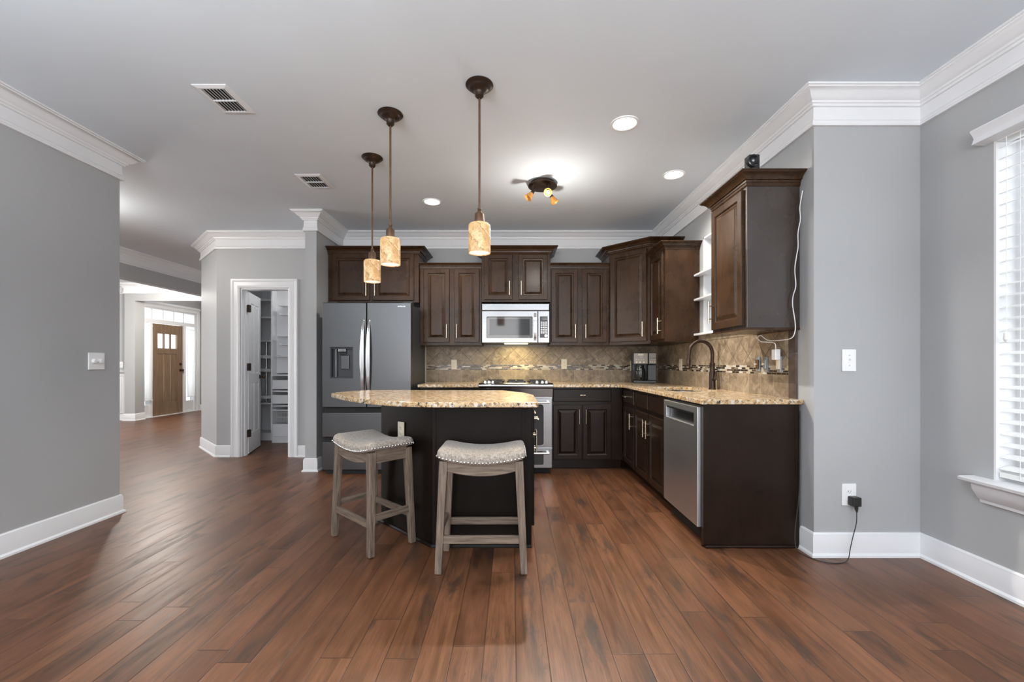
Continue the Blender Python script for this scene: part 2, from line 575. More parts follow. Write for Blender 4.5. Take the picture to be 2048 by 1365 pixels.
def glass(name, col=(1, 1, 1), rough=0.0):
    t = NT(name)
    tr = t.n('ShaderNodeBsdfTransparent'); gl = t.n('ShaderNodeBsdfGlossy'); mx = t.n('ShaderNodeMixShader')
    tr.inputs[0].default_value = (*col, 1); gl.inputs['Roughness'].default_value = rough; gl.inputs[0].default_value = (1, 1, 1, 1)
    mx.inputs[0].default_value = 0.07
    t.t.links.new(tr.outputs[0], mx.inputs[1]); t.t.links.new(gl.outputs[0], mx.inputs[2])
    t.t.links.new(mx.outputs[0], t.t.nodes['Material Output'].inputs[0])
    return t.m


m_glass = glass('window_glass', (0.95, 0.97, 0.98))


def sheer():
    t = NT('sheer_white_fabric')
    tr = t.n('ShaderNodeBsdfTransparent'); tl = t.n('ShaderNodeBsdfTranslucent'); df = t.n('ShaderNodeBsdfDiffuse')
    m1 = t.n('ShaderNodeMixShader'); m2 = t.n('ShaderNodeMixShader')
    tl.inputs[0].default_value = (0.85, 0.85, 0.85, 1); df.inputs[0].default_value = (0.8, 0.8, 0.8, 1)
    m1.inputs[0].default_value = 0.5; m2.inputs[0].default_value = 0.22
    t.t.links.new(df.outputs[0], m1.inputs[1]); t.t.links.new(tl.outputs[0], m1.inputs[2])
    t.t.links.new(m1.outputs[0], m2.inputs[1]); t.t.links.new(tr.outputs[0], m2.inputs[2])
    t.t.links.new(m2.outputs[0], t.t.nodes['Material Output'].inputs[0])
    return t.m


m_sheer = sheer()
m_blind = plain('white_blind_slat', (0.8, 0.8, 0.79), 0.4, var=0.01)

# ------------------------------------------------------------------ setting: floor, ceiling, walls
H = 2.743
RX = 1.79        # kitchen right wall
YB = 5.20        # kitchen back wall
struct(MB().box(-10.2, 2.7, -3.7, 10.7, -0.06, 0).build('floor', m_floor), 'brown hand-scraped plank floor running towards the kitchen')
struct(MB().box(-10.2, 2.7, -3.7, 10.7, H, H + 0.1).build('ceiling', m_ceil), 'smooth pale grey ceiling')


def wall(name, boxes, mat=m_wall, label=None):
    mb = MB()
    for b in boxes: mb.box(*b)
    return struct(mb.build(name, mat), label)


wall('wall_right', [(RX, RX + 0.13, 2.66, 3.22, 0, H), (RX, RX + 0.13, 3.98, 5.32, 0, H), (RX, RX + 0.13, 3.22, 3.98, 0, 1.405), (RX, RX + 0.13, 3.22, 3.98, 2.32, H)])
wall('wall_right_return', [(RX, 2.56, 2.52, 2.66, 0, H)])
wall('wall_right_front', [(2.42, 2.56, -3.6, 1.2, 0, H), (2.42, 2.56, 2.135, 2.52, 0, H), (2.42, 2.56, 1.2, 2.135, 0, 0.53), (2.42, 2.56, 1.2, 2.135, 2.30, H)])
wall('wall_back', [(-2.728, RX, YB, YB + 0.12, 0, H), (-3.615, -3.32, YB, YB + 0.12, 0, H), (-3.32, -2.728, YB, YB + 0.12, 2.065, H)])
wall('wall_fridge_side', [(-2.19, -2.07, 4.5, YB, 0, H)])
wall('wall_left', [(-3.12, -3.0, -3.6, 3.25, 0, H)])
struct(MB().prism([(-3.615, 5.2), (-3.615, 5.32), (-4.12, 5.85), (-4.12, 10.5), (-4.24, 10.5), (-4.24, 5.8)], 0, H).build('wall_hall_corner', m_wall))
wall('wall_pantry_left', [(-3.98, -3.9, 5.62, 6.7, 0, H)])
wall('wall_pantry_back', [(-3.98, -1.8, 6.62, 6.7, 0, H)])
wall('wall_pantry_right', [(-1.9, -1.8, 5.32, 6.62, 0, H)])
wall('wall_foyer_header', [(-5.57, -5.45, 0.5, 8.5, 2.34, H)])
wall('wall_foyer', [(-10.1, -7.75, 8.58, 8.72, 0, H), (-7.75, -7.54, 8.5, 8.72, 0, H), (-7.54, -4.24, 8.5, 8.72, 2.40, H), (-5.2, -4.24, 8.5, 8.72, 0, 2.40)])
wall('wall_entry_back', [(-7.8, -4.24, 10.42, 10.55, 0, H)])
wall('wall_entry_left', [(-7.8, -7.65, 8.72, 8.74, 0, H), (-7.8, -7.65, 10.32, 10.42, 0, H), (-7.8, -7.65, 8.74, 10.32, 2.36, H)])
wall('wall_far_left', [(-10.2, -10.1, -3.6, 8.72, 0, H)])
wall('wall_neighbour_house', [(6.0, 6.2, -6, 8, -1.5, 5)], plain('pale_siding', (0.5, 0.5, 0.5), 0.7), 'pale house wall outside the right window')
wall('wall_rear', [(-10.1, -2.9, -3.7, -3.6, 0, H), (2.1, 2.56, -3.7, -3.6, 0, H), (-2.9, 2.1, -3.7, -3.6, 2.65, H)])

CROWN = [(0, 2.545), (.02, 2.545), (.022, 2.556), (.016, 2.562), (.02, 2.572), (.012, 2.582), (.009, 2.656), (.022, 2.657), (.026, 2.668), (.034, 2.671),
         (.037, 2.682), (.046, 2.686), (.058, 2.696), (.072, 2.712), (.086, 2.722), (.098, 2.725), (.1, 2.731), (.108, 2.733), (.108, H), (0, H)]
BASE = [(0, 0), (.028, 0), (.027, .012), (.018, .02), (.0155, .022), (.015, .118), (.012, .126), (.012, .132), (.006, .14), (0, .141)]


def trim(name, path, prof, side=1):
    return struct(sweep(path, prof, side).build(name, m_trim, smooth=25))


trim('trim_1', [(2.42, -3.5), (2.42, 2.52), (RX, 2.52), (RX, YB), (-2.07, YB), (-2.07, 4.5), (-2.19, 4.5), (-2.19, YB), (-3.615, YB), (-4.24, 5.8), (-4.24, 8.5)], CROWN)
trim('trim_2', [(-3.12, 1.0), (-3.12, 3.25), (-3.0, 3.25), (-3.0, -3.5)], CROWN)
trim('trim_3', [(-5.45, 8.5), (-5.45, 0.6)], CROWN)
trim('trim_4', [(-5.57, 0.6), (-5.57, 8.5), (-7.54, 8.5), (-7.75, 8.5), (-7.75, 8.58), (-10.1, 8.58)], CROWN)
trim('baseboard_right', [(2.42, -3.5), (2.42, 2.52), (RX, 2.52), (RX, 2.625)], BASE)
trim('baseboard_left', [(-3.12, 1.0), (-3.12, 3.25), (-3.0, 3.25), (-3.0, -3.5)], BASE)
trim('baseboard_fridge_side', [(-2.07, 4.60), (-2.07, 4.5), (-2.19, 4.5), (-2.19, YB), (-2.645, YB)], BASE)
trim('baseboard_pantry', [(-3.437, YB), (-3.615, YB), (-4.24, 5.8), (-4.24, 8.5)], BASE)
trim('baseboard_foyer', [(-7.54, 8.72), (-7.54, 8.5), (-7.75, 8.5), (-7.75, 8.58), (-10.1, 8.58)], BASE)
trim('baseboard_entry', [(-4.3, 10.42), (-7.65, 10.42)], BASE)


# casing of a door opening: profile across the width
def casing_frame(w0, w1, z1, prof):
    """prof: (across outward from the opening edge, thickness). returns MB in (x, -y out, z) around opening w0..w1, top z1"""
    mb = MB(); rings = []
    for (x, z, sx, sz) in ((w0, 0, -1, 0), (w0, z1, -1, 1), (w1, z1, 1, 1), (w1, 0, 1, 0)):
        rings.append([(x + sx * a, -t, z + sz * a) for a, t in prof])
    mb.loft(rings)
    return mb


CAS = [(0, 0), (0, .012), (.008, .018), (.02, .02), (.03, .015), (.06, .015), (.072, .022), (.088, .022), (.09, .0)]
# ---- pantry doorway: door_1
d1 = struct(bpy.data.objects.new('door_1', None), 'open white four-panel pantry door in its white casing')
C.objects.link(d1); d1.location = (0, YB, 0)
casing_frame(-3.322, -2.726, 2.067, [(a * 1.22, t) for a, t in CAS]).build('door_casing', m_trim, d1, smooth=25)
MB().box(-3.322, -3.306, 0, .12, 0, 2.066).box(-2.742, -2.726, 0, .12, 0, 2.066).box(-3.306, -2.742, 0, .12, 2.05, 2.066) \
    .box(-3.306, -3.296, .05, .085, 0, 2.05).box(-2.752, -2.742, .05, .085, 0, 2.05).build('door_jamb', m_trim, d1)


def panel_leaf(w, h, t, panels):
    """door slab 0..w x, 0..t y, 0..h z with sunk raised panels on both faces"""
    mb = MB()
    xs = sorted({0, w} | {p[0] for p in panels} | {p[1] for p in panels}); zs = sorted({0, h} | {p[2] for p in panels} | {p[3] for p in panels})
    for yy in (0, t):
        sg = 1 if yy == 0 else -1
        for i in range(len(xs) - 1):
            for j in range(len(zs) - 1):
                a, b, c, d = xs[i], xs[i + 1], zs[j], zs[j + 1]
                if any(p[0] <= a and b <= p[1] and p[2] <= c and d <= p[3] for p in panels): continue
                mb.add([(a, yy, c), (b, yy, c), (b, yy, d), (a, yy, d)], [(0, 1, 2, 3)])
        for (a, b, c, d) in panels:
            rings = []
            for ins, dep in ((0, 0), (.008, .009), (.018, .009), (.04, .003)):
                rings.append([(a + ins, yy + sg * dep, c + ins), (b - ins, yy + sg * dep, c + ins), (b - ins, yy + sg * dep, d - ins), (a + ins, yy + sg * dep, d - ins)])
            mb.loft(rings, cap=False); mb.add(rings[-1], [(0, 1, 2, 3)])
    mb.add([(0, 0, 0), (w, 0, 0), (w, t, 0), (0, t, 0), (0, 0, h), (w, 0, h), (w, t, h), (0, t, h)], [(0, 1, 2, 3), (4, 5, 6, 7), (0, 3, 7, 4), (1, 2, 6, 5)])
    return mb


leaf = panel_leaf(0.585, 2.03, 0.035, [(.1, .265, .24, .88), (.32, .485, .24, .88), (.1, .265, 1.0, 1.9), (.32, .485, 1.0, 1.9)]) \
    .build('door_leaf', m_trim, d1, loc=(-3.300, 0.128, 0.012), rot=(0, 0, math.radians(108)))
for sgn, yy in ((-1, 0), (1, .035)):
    kn = MB()
    Mk = Matrix.Rotation(-PI / 2 * sgn, 4, 'X')
    kn.lathe([(.0, 0), (.03, 0), (.03, .004), (.014, .008), (.011, .03), (.016, .036), (.026, .045), (.028, .055), (.024, .064), (.0, .068)], (0.53, yy, 0.95), 20,
             Matrix.Rotation(PI / 2 if sgn < 0 else -PI / 2, 4, 'X'))
    kn.build('door_knob', m_bronze, leaf, smooth=True)
for hz in (0.27, 1.10, 1.83):
    MB().box(-3.306, -3.27, 0.088, 0.128, hz - .045, hz + .045).tube([(-3.288, 0.124, hz - .048), (-3.288, 0.124, hz + .048)], .007, 8).build('door_hinge', m_bronze, d1)

# ---- pantry shelving (white closet system)
ps = thing('pantry_shelving', 'white built-in shelf unit on the left inside the open pantry', 'shelf', (-3.70, 6.3, 0))
# local: x 0..  y 0..0.32 back
MB().box(-.2, -.19, 0, .31, .09, 2.5).box(-.2, .145, .298, .31, .09, 2.5).box(.13, .148, 0, .31, .09, 2.5).build('frame', m_trim, ps)
MB().box(-.2, .148, .01, .31, 0, .09).build('plinth', m_trim, ps)
for z in (1.115 + .96, 1.815, 1.465):
    MB().box(-.19, .13, 0.0, .298, z, z + .022).build('shelf', m_trim, ps, bevel=.002)
for z in (1.22, 1.02, .62):
    q = MB()
    q.lathe([(0, 0), (.155, 0), (.155, .045), (.148, .045), (.146, .014), (0, .014)], (-.028, .15, z), 40)
    q.build('turntable_shelf', m_trim, ps, smooth=True)
MB().box(-.19, .13, 0.0, .298, .54, .56).build('shelf', m_trim, ps)
MB().box(-.19, .13, 0.0, .298, .092, .112).build('shelf', m_trim, ps)
MB().lathe([(.014, .56), (.014, 1.44), (.024, 1.44), (.024, 1.465)], (-.028, .15, 0), 16).build('turntable_pole', m_nick, ps, smooth=True)

pt = thing('pantry_drawer_tower', 'tall white drawer and shelf tower on the right inside the pantry', 'closet tower', (-3.46, 6.10, 0))
MB().box(0, .018, 0, .5, .09, 2.5).box(.018, 1.2, .48, .5, .09, 2.5).box(1.18, 1.2, 0, .5, .09, 2.5).build('frame', m_trim, pt)
MB().box(0, 1.2, .02, .5, 0, .09).build('plinth', m_trim, pt)
MB().box(.018, 1.18, .12, .135, 1.0, 2.49).build('back_panel', m_trim, pt)
MB().box(.018, 1.18, 0, .48, .965, .985).build('counter_shelf', m_trim, pt)
for zb, zt in ((.775, .905), (.565, .69)):
    MB().box(.02, 1.18, 0.0, .018, zb, zt).box(.03, 1.17, .018, .4, zb + .01, zb + .02).build('drawer', m_trim, pt, bevel=.002)
MB().box(.018, 1.18, 0, .48, .735, .755).box(.018, 1.18, 0, .48, .525, .54).box(.018, 1.18, 0, .48, .465, .48).build('shelf', m_trim, pt)
wb = MB()
for k in range(50):
    xx = .03 + k * .023; wb.tube([(xx, .1, .30), (xx, .1, .46)], .0016, 5)
for zz in (.30, .36, .42, .458): wb.tube([(.02, .1, zz), (1.17, .1, zz)], .002, 5)
wb.build('wire_basket', m_white, pt)
MB().box(.02, 1.18, 0, .018, .095, .27).build('bottom_drawer', m_trim, pt, bevel=.002)
for z, x0 in ((1.965, .10), (1.84, .10), (1.53, .045), (1.41, .10), (1.24, .04)):
    MB().box(x0 + .03, .5, -.03, .12, z, z + .012).box(x0 + .03, x0 + .036, -.03, .12, z, z + .022).build('side_shelf', m_trim, pt)
point('pantry_ceiling_bulb', (-2.6, 5.75, 2.55), 9, (1, .98, .95), .06)

# ---- front door: door_2
d2 = struct(bpy.data.objects.new('door_2', None), 'brown oak craftsman front door with sidelights and transom')
C.objects.link(d2); d2.location = (-7.65, 0, 0)
fr = MB()   # local: x = towards room (+x), y along wall, z up
for (a, b, c, d) in ((8.74, 8.79, 0, 2.36), (9.0, 9.06, 0, 2.02), (9.93, 9.99, 0, 2.02), (10.25, 10.32, 0, 2.36), (8.79, 10.25, 2.02, 2.1), (8.79, 10.25, 2.31, 2.36)):
    fr.box(-.12, -.01, a, b, c, d)
for y, y_ in ((8.79, 9.0), (9.99, 10.25)): fr.box(-.1, -.03, y, y_, 0, .27)
for k in range(1, 5):
    yy = 8.79 + k * (10.25 - 8.79) / 5; fr.box(-.07, -.04, yy - .012, yy + .012, 2.1, 2.31)
fr.build('door_frame', m_trim, d2, bevel=.003)
cf = casing_frame(8.76, 10.30, 2.34, CAS)
cf.xf(Matrix(((0, -1, 0, 0), (1, 0, 0, 0), (0, 0, 1, 0), (0, 0, 0, 1)))).build('door_casing', m_trim, d2)
MB().box(-.05, .055, 8.68, 10.38, 2.425, 2.46).box(-.05, .035, 8.7, 10.36, 2.46, 2.475).build('head_casing', m_trim, d2)
MB().box(-.06, -.055, 8.79, 10.25, 2.1, 2.31).build('transom_pane', m_glass, d2)
MB().box(-.06, -.055, 8.79, 9.0, .27, 2.02).build('sidelight_pane', m_glass, d2)
MB().box(-.06, -.055, 9.99, 10.25, .27, 2.02).build('sidelight_pane', m_glass, d2)
dl = MB()
Y0, Y1 = 9.065, 9.925
for (a, b, c, d) in ((Y0, Y0 + .16, .01, 2.01), (Y1 - .16, Y1, .01, 2.01), (Y0 + .16, Y1 - .16, .01, .29), (Y0 + .16, Y1 - .16, 1.36, 1.48), (Y0 + .16, Y1 - .16, 1.80, 2.01)):
    dl.box(-.085, -.04, a, b, c, d)
for k in range(3):
    a = Y0 + .16 + k * .18; dl.box(-.075, -.052, a + .008, a + .172, .29, 1.36)
for k in (1, 2): dl.box(-.08, -.045, Y0 + .16 + k * .18 - .012, Y0 + .16 + k * .18 + .012, 1.48, 1.80)
dl.build('door_leaf', m_fdoor, d2, bevel=.003)
MB().box(-.066, -.060, Y0 + .16, Y1 - .16, 1.48, 1.80).build('door_pane', m_glass, d2)
Rx = Matrix.Rotation(PI / 2, 4, 'Y')
MB().lathe([(0, 0), (.034, 0), (.034, .01), (.02, .016), (.02, .03), (0, .03)], (-.04, Y1 - .07, 1.13), 18, Rx).build('deadbolt', m_bronze, d2, smooth=True)
MB().lathe([(0, 0), (.032, 0), (.03, .008), (.012, .012), (.012, .035), (.028, .045), (.03, .06), (.02, .07), (0, .07)], (-.04, Y1 - .07, .99), 18, Rx).build('door_knob', m_bronze, d2, smooth=True)
MB().box(-.14, .03, 8.74, 10.32, 0, .012).build('threshold', m_trim, d2)


def curtain(y0, y1, label):
    rings = []
    nz, nx = 26, 40
    for i in range(nz + 1):
        f = i / nz; z = .36 + f * 1.6
        pinch = 1 - .1 * math.exp(-((f - .0) / .08) ** 2) - .04 * math.exp(-((f - .97) / .03) ** 2)
        ring = []
        for j in range(nx + 1):
            g = j / nx
            yy = (y0 + y1) / 2 + (g - .5) * (y1 - y0) * pinch
            xx = -7.63 + .012 * math.sin(g * 2 * PI * 6 + f * 2.2) + .006 * math.sin(g * 31)
            ring.append((xx, yy, z))
        rings.append(ring)
    mb = MB().loft(rings, cap=False, closed=False)
    o = tag(mb.build('sheer_curtain', m_sheer, smooth=80), label, 'curtain', 'sheer curtains beside the front door')
    for z in (.37, 1.94):
        MB().tube([(-7.63, y0 - .01, z), (-7.63, y1 + .01, z)], .006, 8).build('curtain_rod', m_white, o)
    return o


curtain(8.8, 9.02, 'white sheer curtain gathered on the sidelight left of the front door')
curtain(9.98, 10.24, 'white sheer curtain gathered on the sidelight right of the front door')

# wainscot in the dining side of the foyer wall
wn = MB().box(-10.0, -7.77, 8.555, 8.58, .14, .90).box(-10.0, -7.77, 8.535, 8.58, .9, .93).box(-10.0, -7.77, 8.55, 8.58, .98, 1.0)
for k in range(4):
    a = -9.9 + k * .53
    for (x0, x1, z0, z1) in ((a, a + .45, .84, .86), (a, a + .45, .2, .22), (a, a + .02, .22, .84), (a + .43, a + .45, .22, .84)):
        wn.box(x0, x1, 8.545, 8.56, z0, z1)
struct(wn.build('trim_5', m_trim))

# ---- kitchen window above the sink: window_1 and its shelves
w1 = struct(bpy.data.objects.new('window_1', None), 'white window above the sink'); C.objects.link(w1); w1.location = (RX, 3.6, 1.4)
MB().box(0.085, .12, -.38, -.34, .005, .92).box(.085, .12, .34, .38, .005, .92).box(.085, .12, -.34, .34, .005, .05).box(.085, .12, -.34, .34, .88, .92) \
    .box(.09, .115, -.34, .34, .44, .48).box(.095, .11, -.012, .012, .05, .88).box(.095, .11, -.34, .34, .255, .27).box(.095, .11, -.34, .34, .66, .675).build('window_frame', m_trim, w1, bevel=.002)
MB().box(0.0, .085, .365, .38, .005, .92).box(0.0, .085, -.38, -.365, .005, .92).box(0.0, .085, -.38, .38, .905, .92).build('window_jamb', m_trim, w1)
MB().box(-.06, .085, -.5, .45, .005, .025).build('window_sill', m_trim, w1, bevel=.003)
MB().box(.1, .104, -.34, .34, .05, .88).build('window_pane', m_glass, w1)
for z, lab in ((1.975, 'upper white shelf spanning the window above the sink'), (1.742, 'lower white shelf spanning the window above the sink')):
    sh = tag(MB().box(RX - .06, RX + .06, 3.095, 4.045, z - .006, z + .012).build('window_shelf', m_trim, bevel=.002), lab, 'shelf', 'shelves across the kitchen window')

# ---- right window: window_2 + blind
w2 = struct(bpy.data.objects.new('window_2', None), 'tall window behind white blinds on the right wall'); C.objects.link(w2); w2.location = (2.42, 1.67, .53)
MB().box(.1, .14, -.47, -.42, .03, 1.77).box(.1, .14, .42, .465, .03, 1.77).box(.1, .14, -.42, .42, .03, .1).box(.1, .14, -.42, .42, 1.7, 1.77).box(.1, .14, -.42, .42, .88, .93) \
    .box(.11, .13, -.01, .01, .1, 1.7).build('window_frame', m_trim, w2, bevel=.003)
MB().box(0, .1, .455, .465, .0, 1.77).box(0, .1, -.47, -.46, .0, 1.77).box(0, .1, -.47, .465, 1.76, 1.77).build('window_jamb', m_trim, w2)
sill_prof = [(-.09, .022), (-.086, .008), (-.075, .0), (.1, .0), (.1, .026), (-.08, .026)]
MB().loft([[(x, y, z) for x, z in sill_prof] for y in (-.53, .555)]).build('window_sill', m_trim, w2, smooth=30)
ap = [(0, -.0), (-.062, 0), (-.058, -.03), (-.045, -.05), (-.03, -.075), (-.016, -.085), (-.014, -.1), (0, -.1)]
MB().loft([[(x, y - (-.0), z) for x, z in ap] for y in (-.49, .515)]).build('window_apron', m_trim, w2, smooth=30)
MB().box(.118, .122, -.42, .42, .1, 1.7).build('window_pane', m_glass, w2)

bl = thing('window_blind', 'white horizontal slat blind in the tall right-hand window', 'blind', (2.42, 1.67, 2.3))
sl = MB()
z = -.075
while z > -1.68:
    rings = []
    for y in (-.455, .45):
        rings.append([(.012, y, z - .0075), (.036, y, z + .003), (.062, y, z + .008), (.062, y, z + .0055), (.036, y, z + .0003), (.012, y, z - .0105)])
    sl.loft(rings); z -= .0572
sl.build('slats', m_blind, bl)
for y in (.36, -.05, -.38):
    MB().tube([(.008, y, -.04), (.008, y, -1.715)], .0012, 5).build('ladder_cord', m_white, bl)
    MB().tube([(.066, y, -.04), (.066, y, -1.715)], .0012, 5).build('ladder_cord', m_white, bl)
MB().box(.01, .064, -.455, .45, -1.725, -1.70).build('bottom_rail', m_blind, bl, bevel=.003)
MB().box(.0, .07, -.455, .45, -.05, -.005).build('head_rail', m_blind, bl)
vp = [(-.0, .03), (-.075, .03), (-.078, .022), (-.064, .002), (-.058, -.012), (-.064, -.03), (-.07, -.042), (-.0, -.045)]
MB().loft([[(x, y, zz) for x, zz in vp] for y in (-.52, .505)]).build('valance', m_trim, bl, smooth=30)
MB().tube([(-.012, .40, -.05), (-.012, .40, -1.02)], .0015, 6).lathe([(0, 0), (.009, 0), (.012, -.03), (.004, -.045), (0, -.045)], (-.012, .40, -1.01), 12).build('tilt_cord', m_white, bl)


# ------------------------------------------------------------------ electrical plates
def plate(name, label, loc, rz, kind, w=.075, h=.12, mat=m_white, cat='outlet', t=.007, group=None):
    """local: face towards -y, wall at y=0"""
    r = thing(name, label, cat, loc, rz, group)
    MB().box(-w / 2, w / 2, -t, 0, -h / 2, h / 2).build('cover_plate', mat, r, bevel=.003)
    if kind == 'outlet':
        for z in (.0195, -.0195):
            q = MB().lathe([(0, 0), (.0165, 0), (.0165, .003), (0, .003)], (0, -t, z), 20, Matrix.Rotation(PI / 2, 4, 'X')).build('socket', mat, r, smooth=True)
            MB().box(-.0075, -.0055, -t - .0036, -t - .002, z - .002, z + .007).box(.0055, .0075, -t - .0036, -t - .002, z - .002, z + .006) \
                .box(-.002, .002, -t - .0036, -t - .002, z - .009, z - .005).build('slots', m_dark, q)
    if kind == 'toggle':
        MB().box(-.005, .005, -t - .001, -t, -.012, .012).build('switch_slot', mat, r)
        MB().box(-.004, .004, -t - .016, -t, .0, .009).build('toggle', mat, r, bevel=.001)
        for z in (.03, -.03): MB().lathe([(0, 0), (.003, 0), (.003, .001), (0, .001)], (0, -t, z), 10, Matrix.Rotation(PI / 2, 4, 'X')).build('screw', m_grey_plate, r)
    if kind == 'dimmers':
        for x in (-.023, .023):
            MB().lathe([(0, 0), (.017, 0), (.0165, .004), (.0145, .016), (.012, .018), (0, .018)], (x, -t, 0), 24, Matrix.Rotation(PI / 2, 4, 'X')).build('dimmer_knob', mat, r, smooth=True)
    return r


plate('light_switch', 'white two-knob dimmer switch plate on the left grey wall', (-3.0, 3.065, 1.158), PI / 2, 'dimmers', .12, .122, cat='light switch')
plate('light_switch', 'white toggle switch plate on the narrow wall right of the cabinets', (1.995, 2.52, 1.16), 0, 'toggle', .082, .13, cat='light switch')
wo = plate('power_outlet', 'white wall outlet with black charger near the floor on the right', (1.995, 2.52, .365), 0, 'outlet', .084, .13)
plate('power_outlet', 'ivory outlet on the backsplash between fridge and stove', (px := -.708, YB - .012, 1.13), 0, 'outlet', .07, .12, m_ivory)
plate('power_outlet', 'ivory outlet on the backsplash right of the stove', (.636, YB - .012, 1.137), 0, 'outlet', .07, .12, m_ivory)
plate('power_outlet', 'ivory outlet on the backsplash beside the coffee maker', (1.475, YB - .012, 1.115), 0, 'outlet', .07, .12, m_ivory)
plate('power_outlet', 'ivory outlet on the right backsplash behind the faucet', (RX - .012, 4.47, 1.13), -PI / 2, 'outlet', .07, .12, m_ivory)
plate('power_outlet', 'beige outlet on the angled island side behind the rotated stool', (-.748, 2.877, .687), math.radians(-43.8), 'outlet', .075, .12, m_ivory)
plate('light_switch', 'upper white switch plate on the wall right of the front door', (-7.50, 10.42, 1.215), 0, 'toggle', .11, .12, cat='light switch')
plate('thermostat_keypad', 'lower white keypad on the wall right of the front door', (-7.50, 10.42, 1.06), 0, 'none', .11, .12, cat='keypad')
plate('light_switch', 'small white switch above the foyer wainscot', (-7.88, 8.58, 1.12), 0, 'toggle', .08, .12, cat='light switch')

# uncovered devices on the right backsplash
for y, lab, k in ((3.055, 'uncovered toggle switch on the backsplash nearest the faucet', 0), (2.965, 'uncovered blue-grey switch between two others on the right backsplash', 1),
                  (2.815, 'uncovered outlet holding the white charger on the right backsplash', 2)):
    r = thing('wiring_device', lab, 'switch' if k < 2 else 'outlet', (RX - .012, y, 1.137), -PI / 2)
    MB().box(-.019, .019, -.012, 0, -.052, .052).build('mounting_strap', m_grey_plate, r, bevel=.001)
    MB().box(-.016, .016, -.021, -.012, -.033, .033).build('device_body', (m_bronze2, m_grey_plate, m_ivory)[k], r, bevel=.002)
    if k < 2: MB().box(-.004, .004, -.034, -.021, -.004, .006).build('toggle', m_ivory, r)
    for z in (.043, -.043): MB().lathe([(0, 0), (.003, 0), (.003, .002), (0, .002)], (0, -.012, z), 10, Matrix.Rotation(PI / 2, 4, 'X')).build('screw', m_nick, r)

# chargers and cords
pa = thing('power_adapter', 'white charger with a long white cord up the cabinet side', 'charger', (RX - .034, 2.80, 1.165))
MB().box(-.034, 0, -.022, .022, -.0, .07).build('plug_body', m_white, pa, bevel=.004)


def cr(pts, n=8):
    P = [Vector(p) for p in pts]; P = [P[0] * 2 - P[1]] + P + [P[-1] * 2 - P[-2]]; out = []
    for i in range(1, len(P) - 2):
        for k in range(n):
            t = k / n; a, b, c, d = P[i - 1:i + 3]
            out.append(.5 * ((2 * b) + (-a + c) * t + (2 * a - 5 * b + 4 * c - d) * t * t + (-a + 3 * b - 3 * c + d) * t ** 3))
    out.append(P[-2]); return out


lc = [(1.735, 2.795, 1.235), (1.73, 2.80, 1.275), (1.70, 2.84, 1.285), (1.68, 2.87, 1.29), (1.665, 2.88, 1.315), (1.675, 2.86, 1.33), (1.70, 2.82, 1.295), (1.715, 2.70, 1.29),
      (1.725, 2.62, 1.30), (1.742, 2.615, 1.345), (1.742, 2.616, 1.40), (1.728, 2.617, 1.50), (1.732, 2.618, 1.56), (1.748, 2.618, 1.62), (1.742, 2.618, 1.72),
      (1.752, 2.618, 1.80), (1.762, 2.618, 1.86), (1.762, 2.618, 1.95), (1.776, 2.618, 2.03), (1.772, 2.617, 2.10), (1.778, 2.612, 2.16), (1.777, 2.60, 2.2)]
MB().tube(cr([(x - 1.756, y - 2.80, z - 1.165) for x, y, z in lc]), .0028, 7).build('cord', m_white, pa, smooth=True)

ba = thing('power_adapter', 'black charger plugged into the low outlet on the right', 'charger', (2.004, 2.509, .335))
MB().box(-.024, .026, -.045, 0, -.027, .026).build('plug_body', m_black, ba, bevel=.005)
MB().tube([(0.004, -.03, -.025), (.004, -.032, -.045), (.006, -.032, -.062)], [.011, .009, .004], 10).build('strain_relief', m_black, ba, smooth=True)
lb = [(2.01, 2.478, .275), (2.005, 2.475, .21), (1.985, 2.475, .13), (1.965, 2.47, .06), (1.94, 2.45, .018), (1.90, 2.43, .0035), (1.83, 2.42, .0035), (1.77, 2.45, .0035),
      (1.735, 2.52, .0035), (1.72, 2.57, .02), (1.735, 2.605, .12), (1.765, 2.618, .3), (1.772, 2.618, .5), (1.776, 2.62, .85)]
MB().tube(cr([(x - 2.004, y - 2.509, z - .335) for x, y, z in lb]), .0025, 7).build('cord', m_rubber, ba, smooth=True)


# ------------------------------------------------------------------ cabinets
def door_mesh(w, h, st=.052):
    """front face at y=-.02, back at 0, x 0..w, z 0..h"""
    rings = []
    for ins, y in ((0, 0), (0, -.016), (.004, -.02), (st - .004, -.02), (st, -.017), (st + .003, -.009), (st + .010, -.008), (st + .032, -.0175), (st + .034, -.020)):
        rings.append([(ins, y, ins), (w - ins, y, ins), (w - ins, y, h - ins), (ins, y, h - ins)])
    return MB().loft(rings)


def slab_mesh(w, h):
    rings = []
    for ins, y in ((0, 0), (0, -.015), (.006, -.02), (.008, -.02)):
        rings.append([(ins, y, ins), (w - ins, y, ins), (w - ins, y, h - ins), (ins, y, h - ins)])
    return MB().loft(rings)


def pull(parent, x, z, L=.155, horiz=False, mat=None):
    mb = MB()
    if horiz:
        mb.tube([(x - L / 2, -.052, z), (x + L / 2, -.052, z)], .0055, 10)
        for s in (-1, 1): mb.tube([(x + s * L * .3, -.052, z), (x + s * L * .3, -.02, z)], .0045, 8)
    else:
        mb.tube([(x, -.052, z - L / 2), (x, -.052, z + L / 2)], .0055, 10)
        for s in (-1, 1): mb.tube([(x, -.052, z + s * L * .3), (x, -.02, z + s * L * .3)], .0045, 8)
    return mb.build('handle', mat or m_pull, parent, smooth=True)


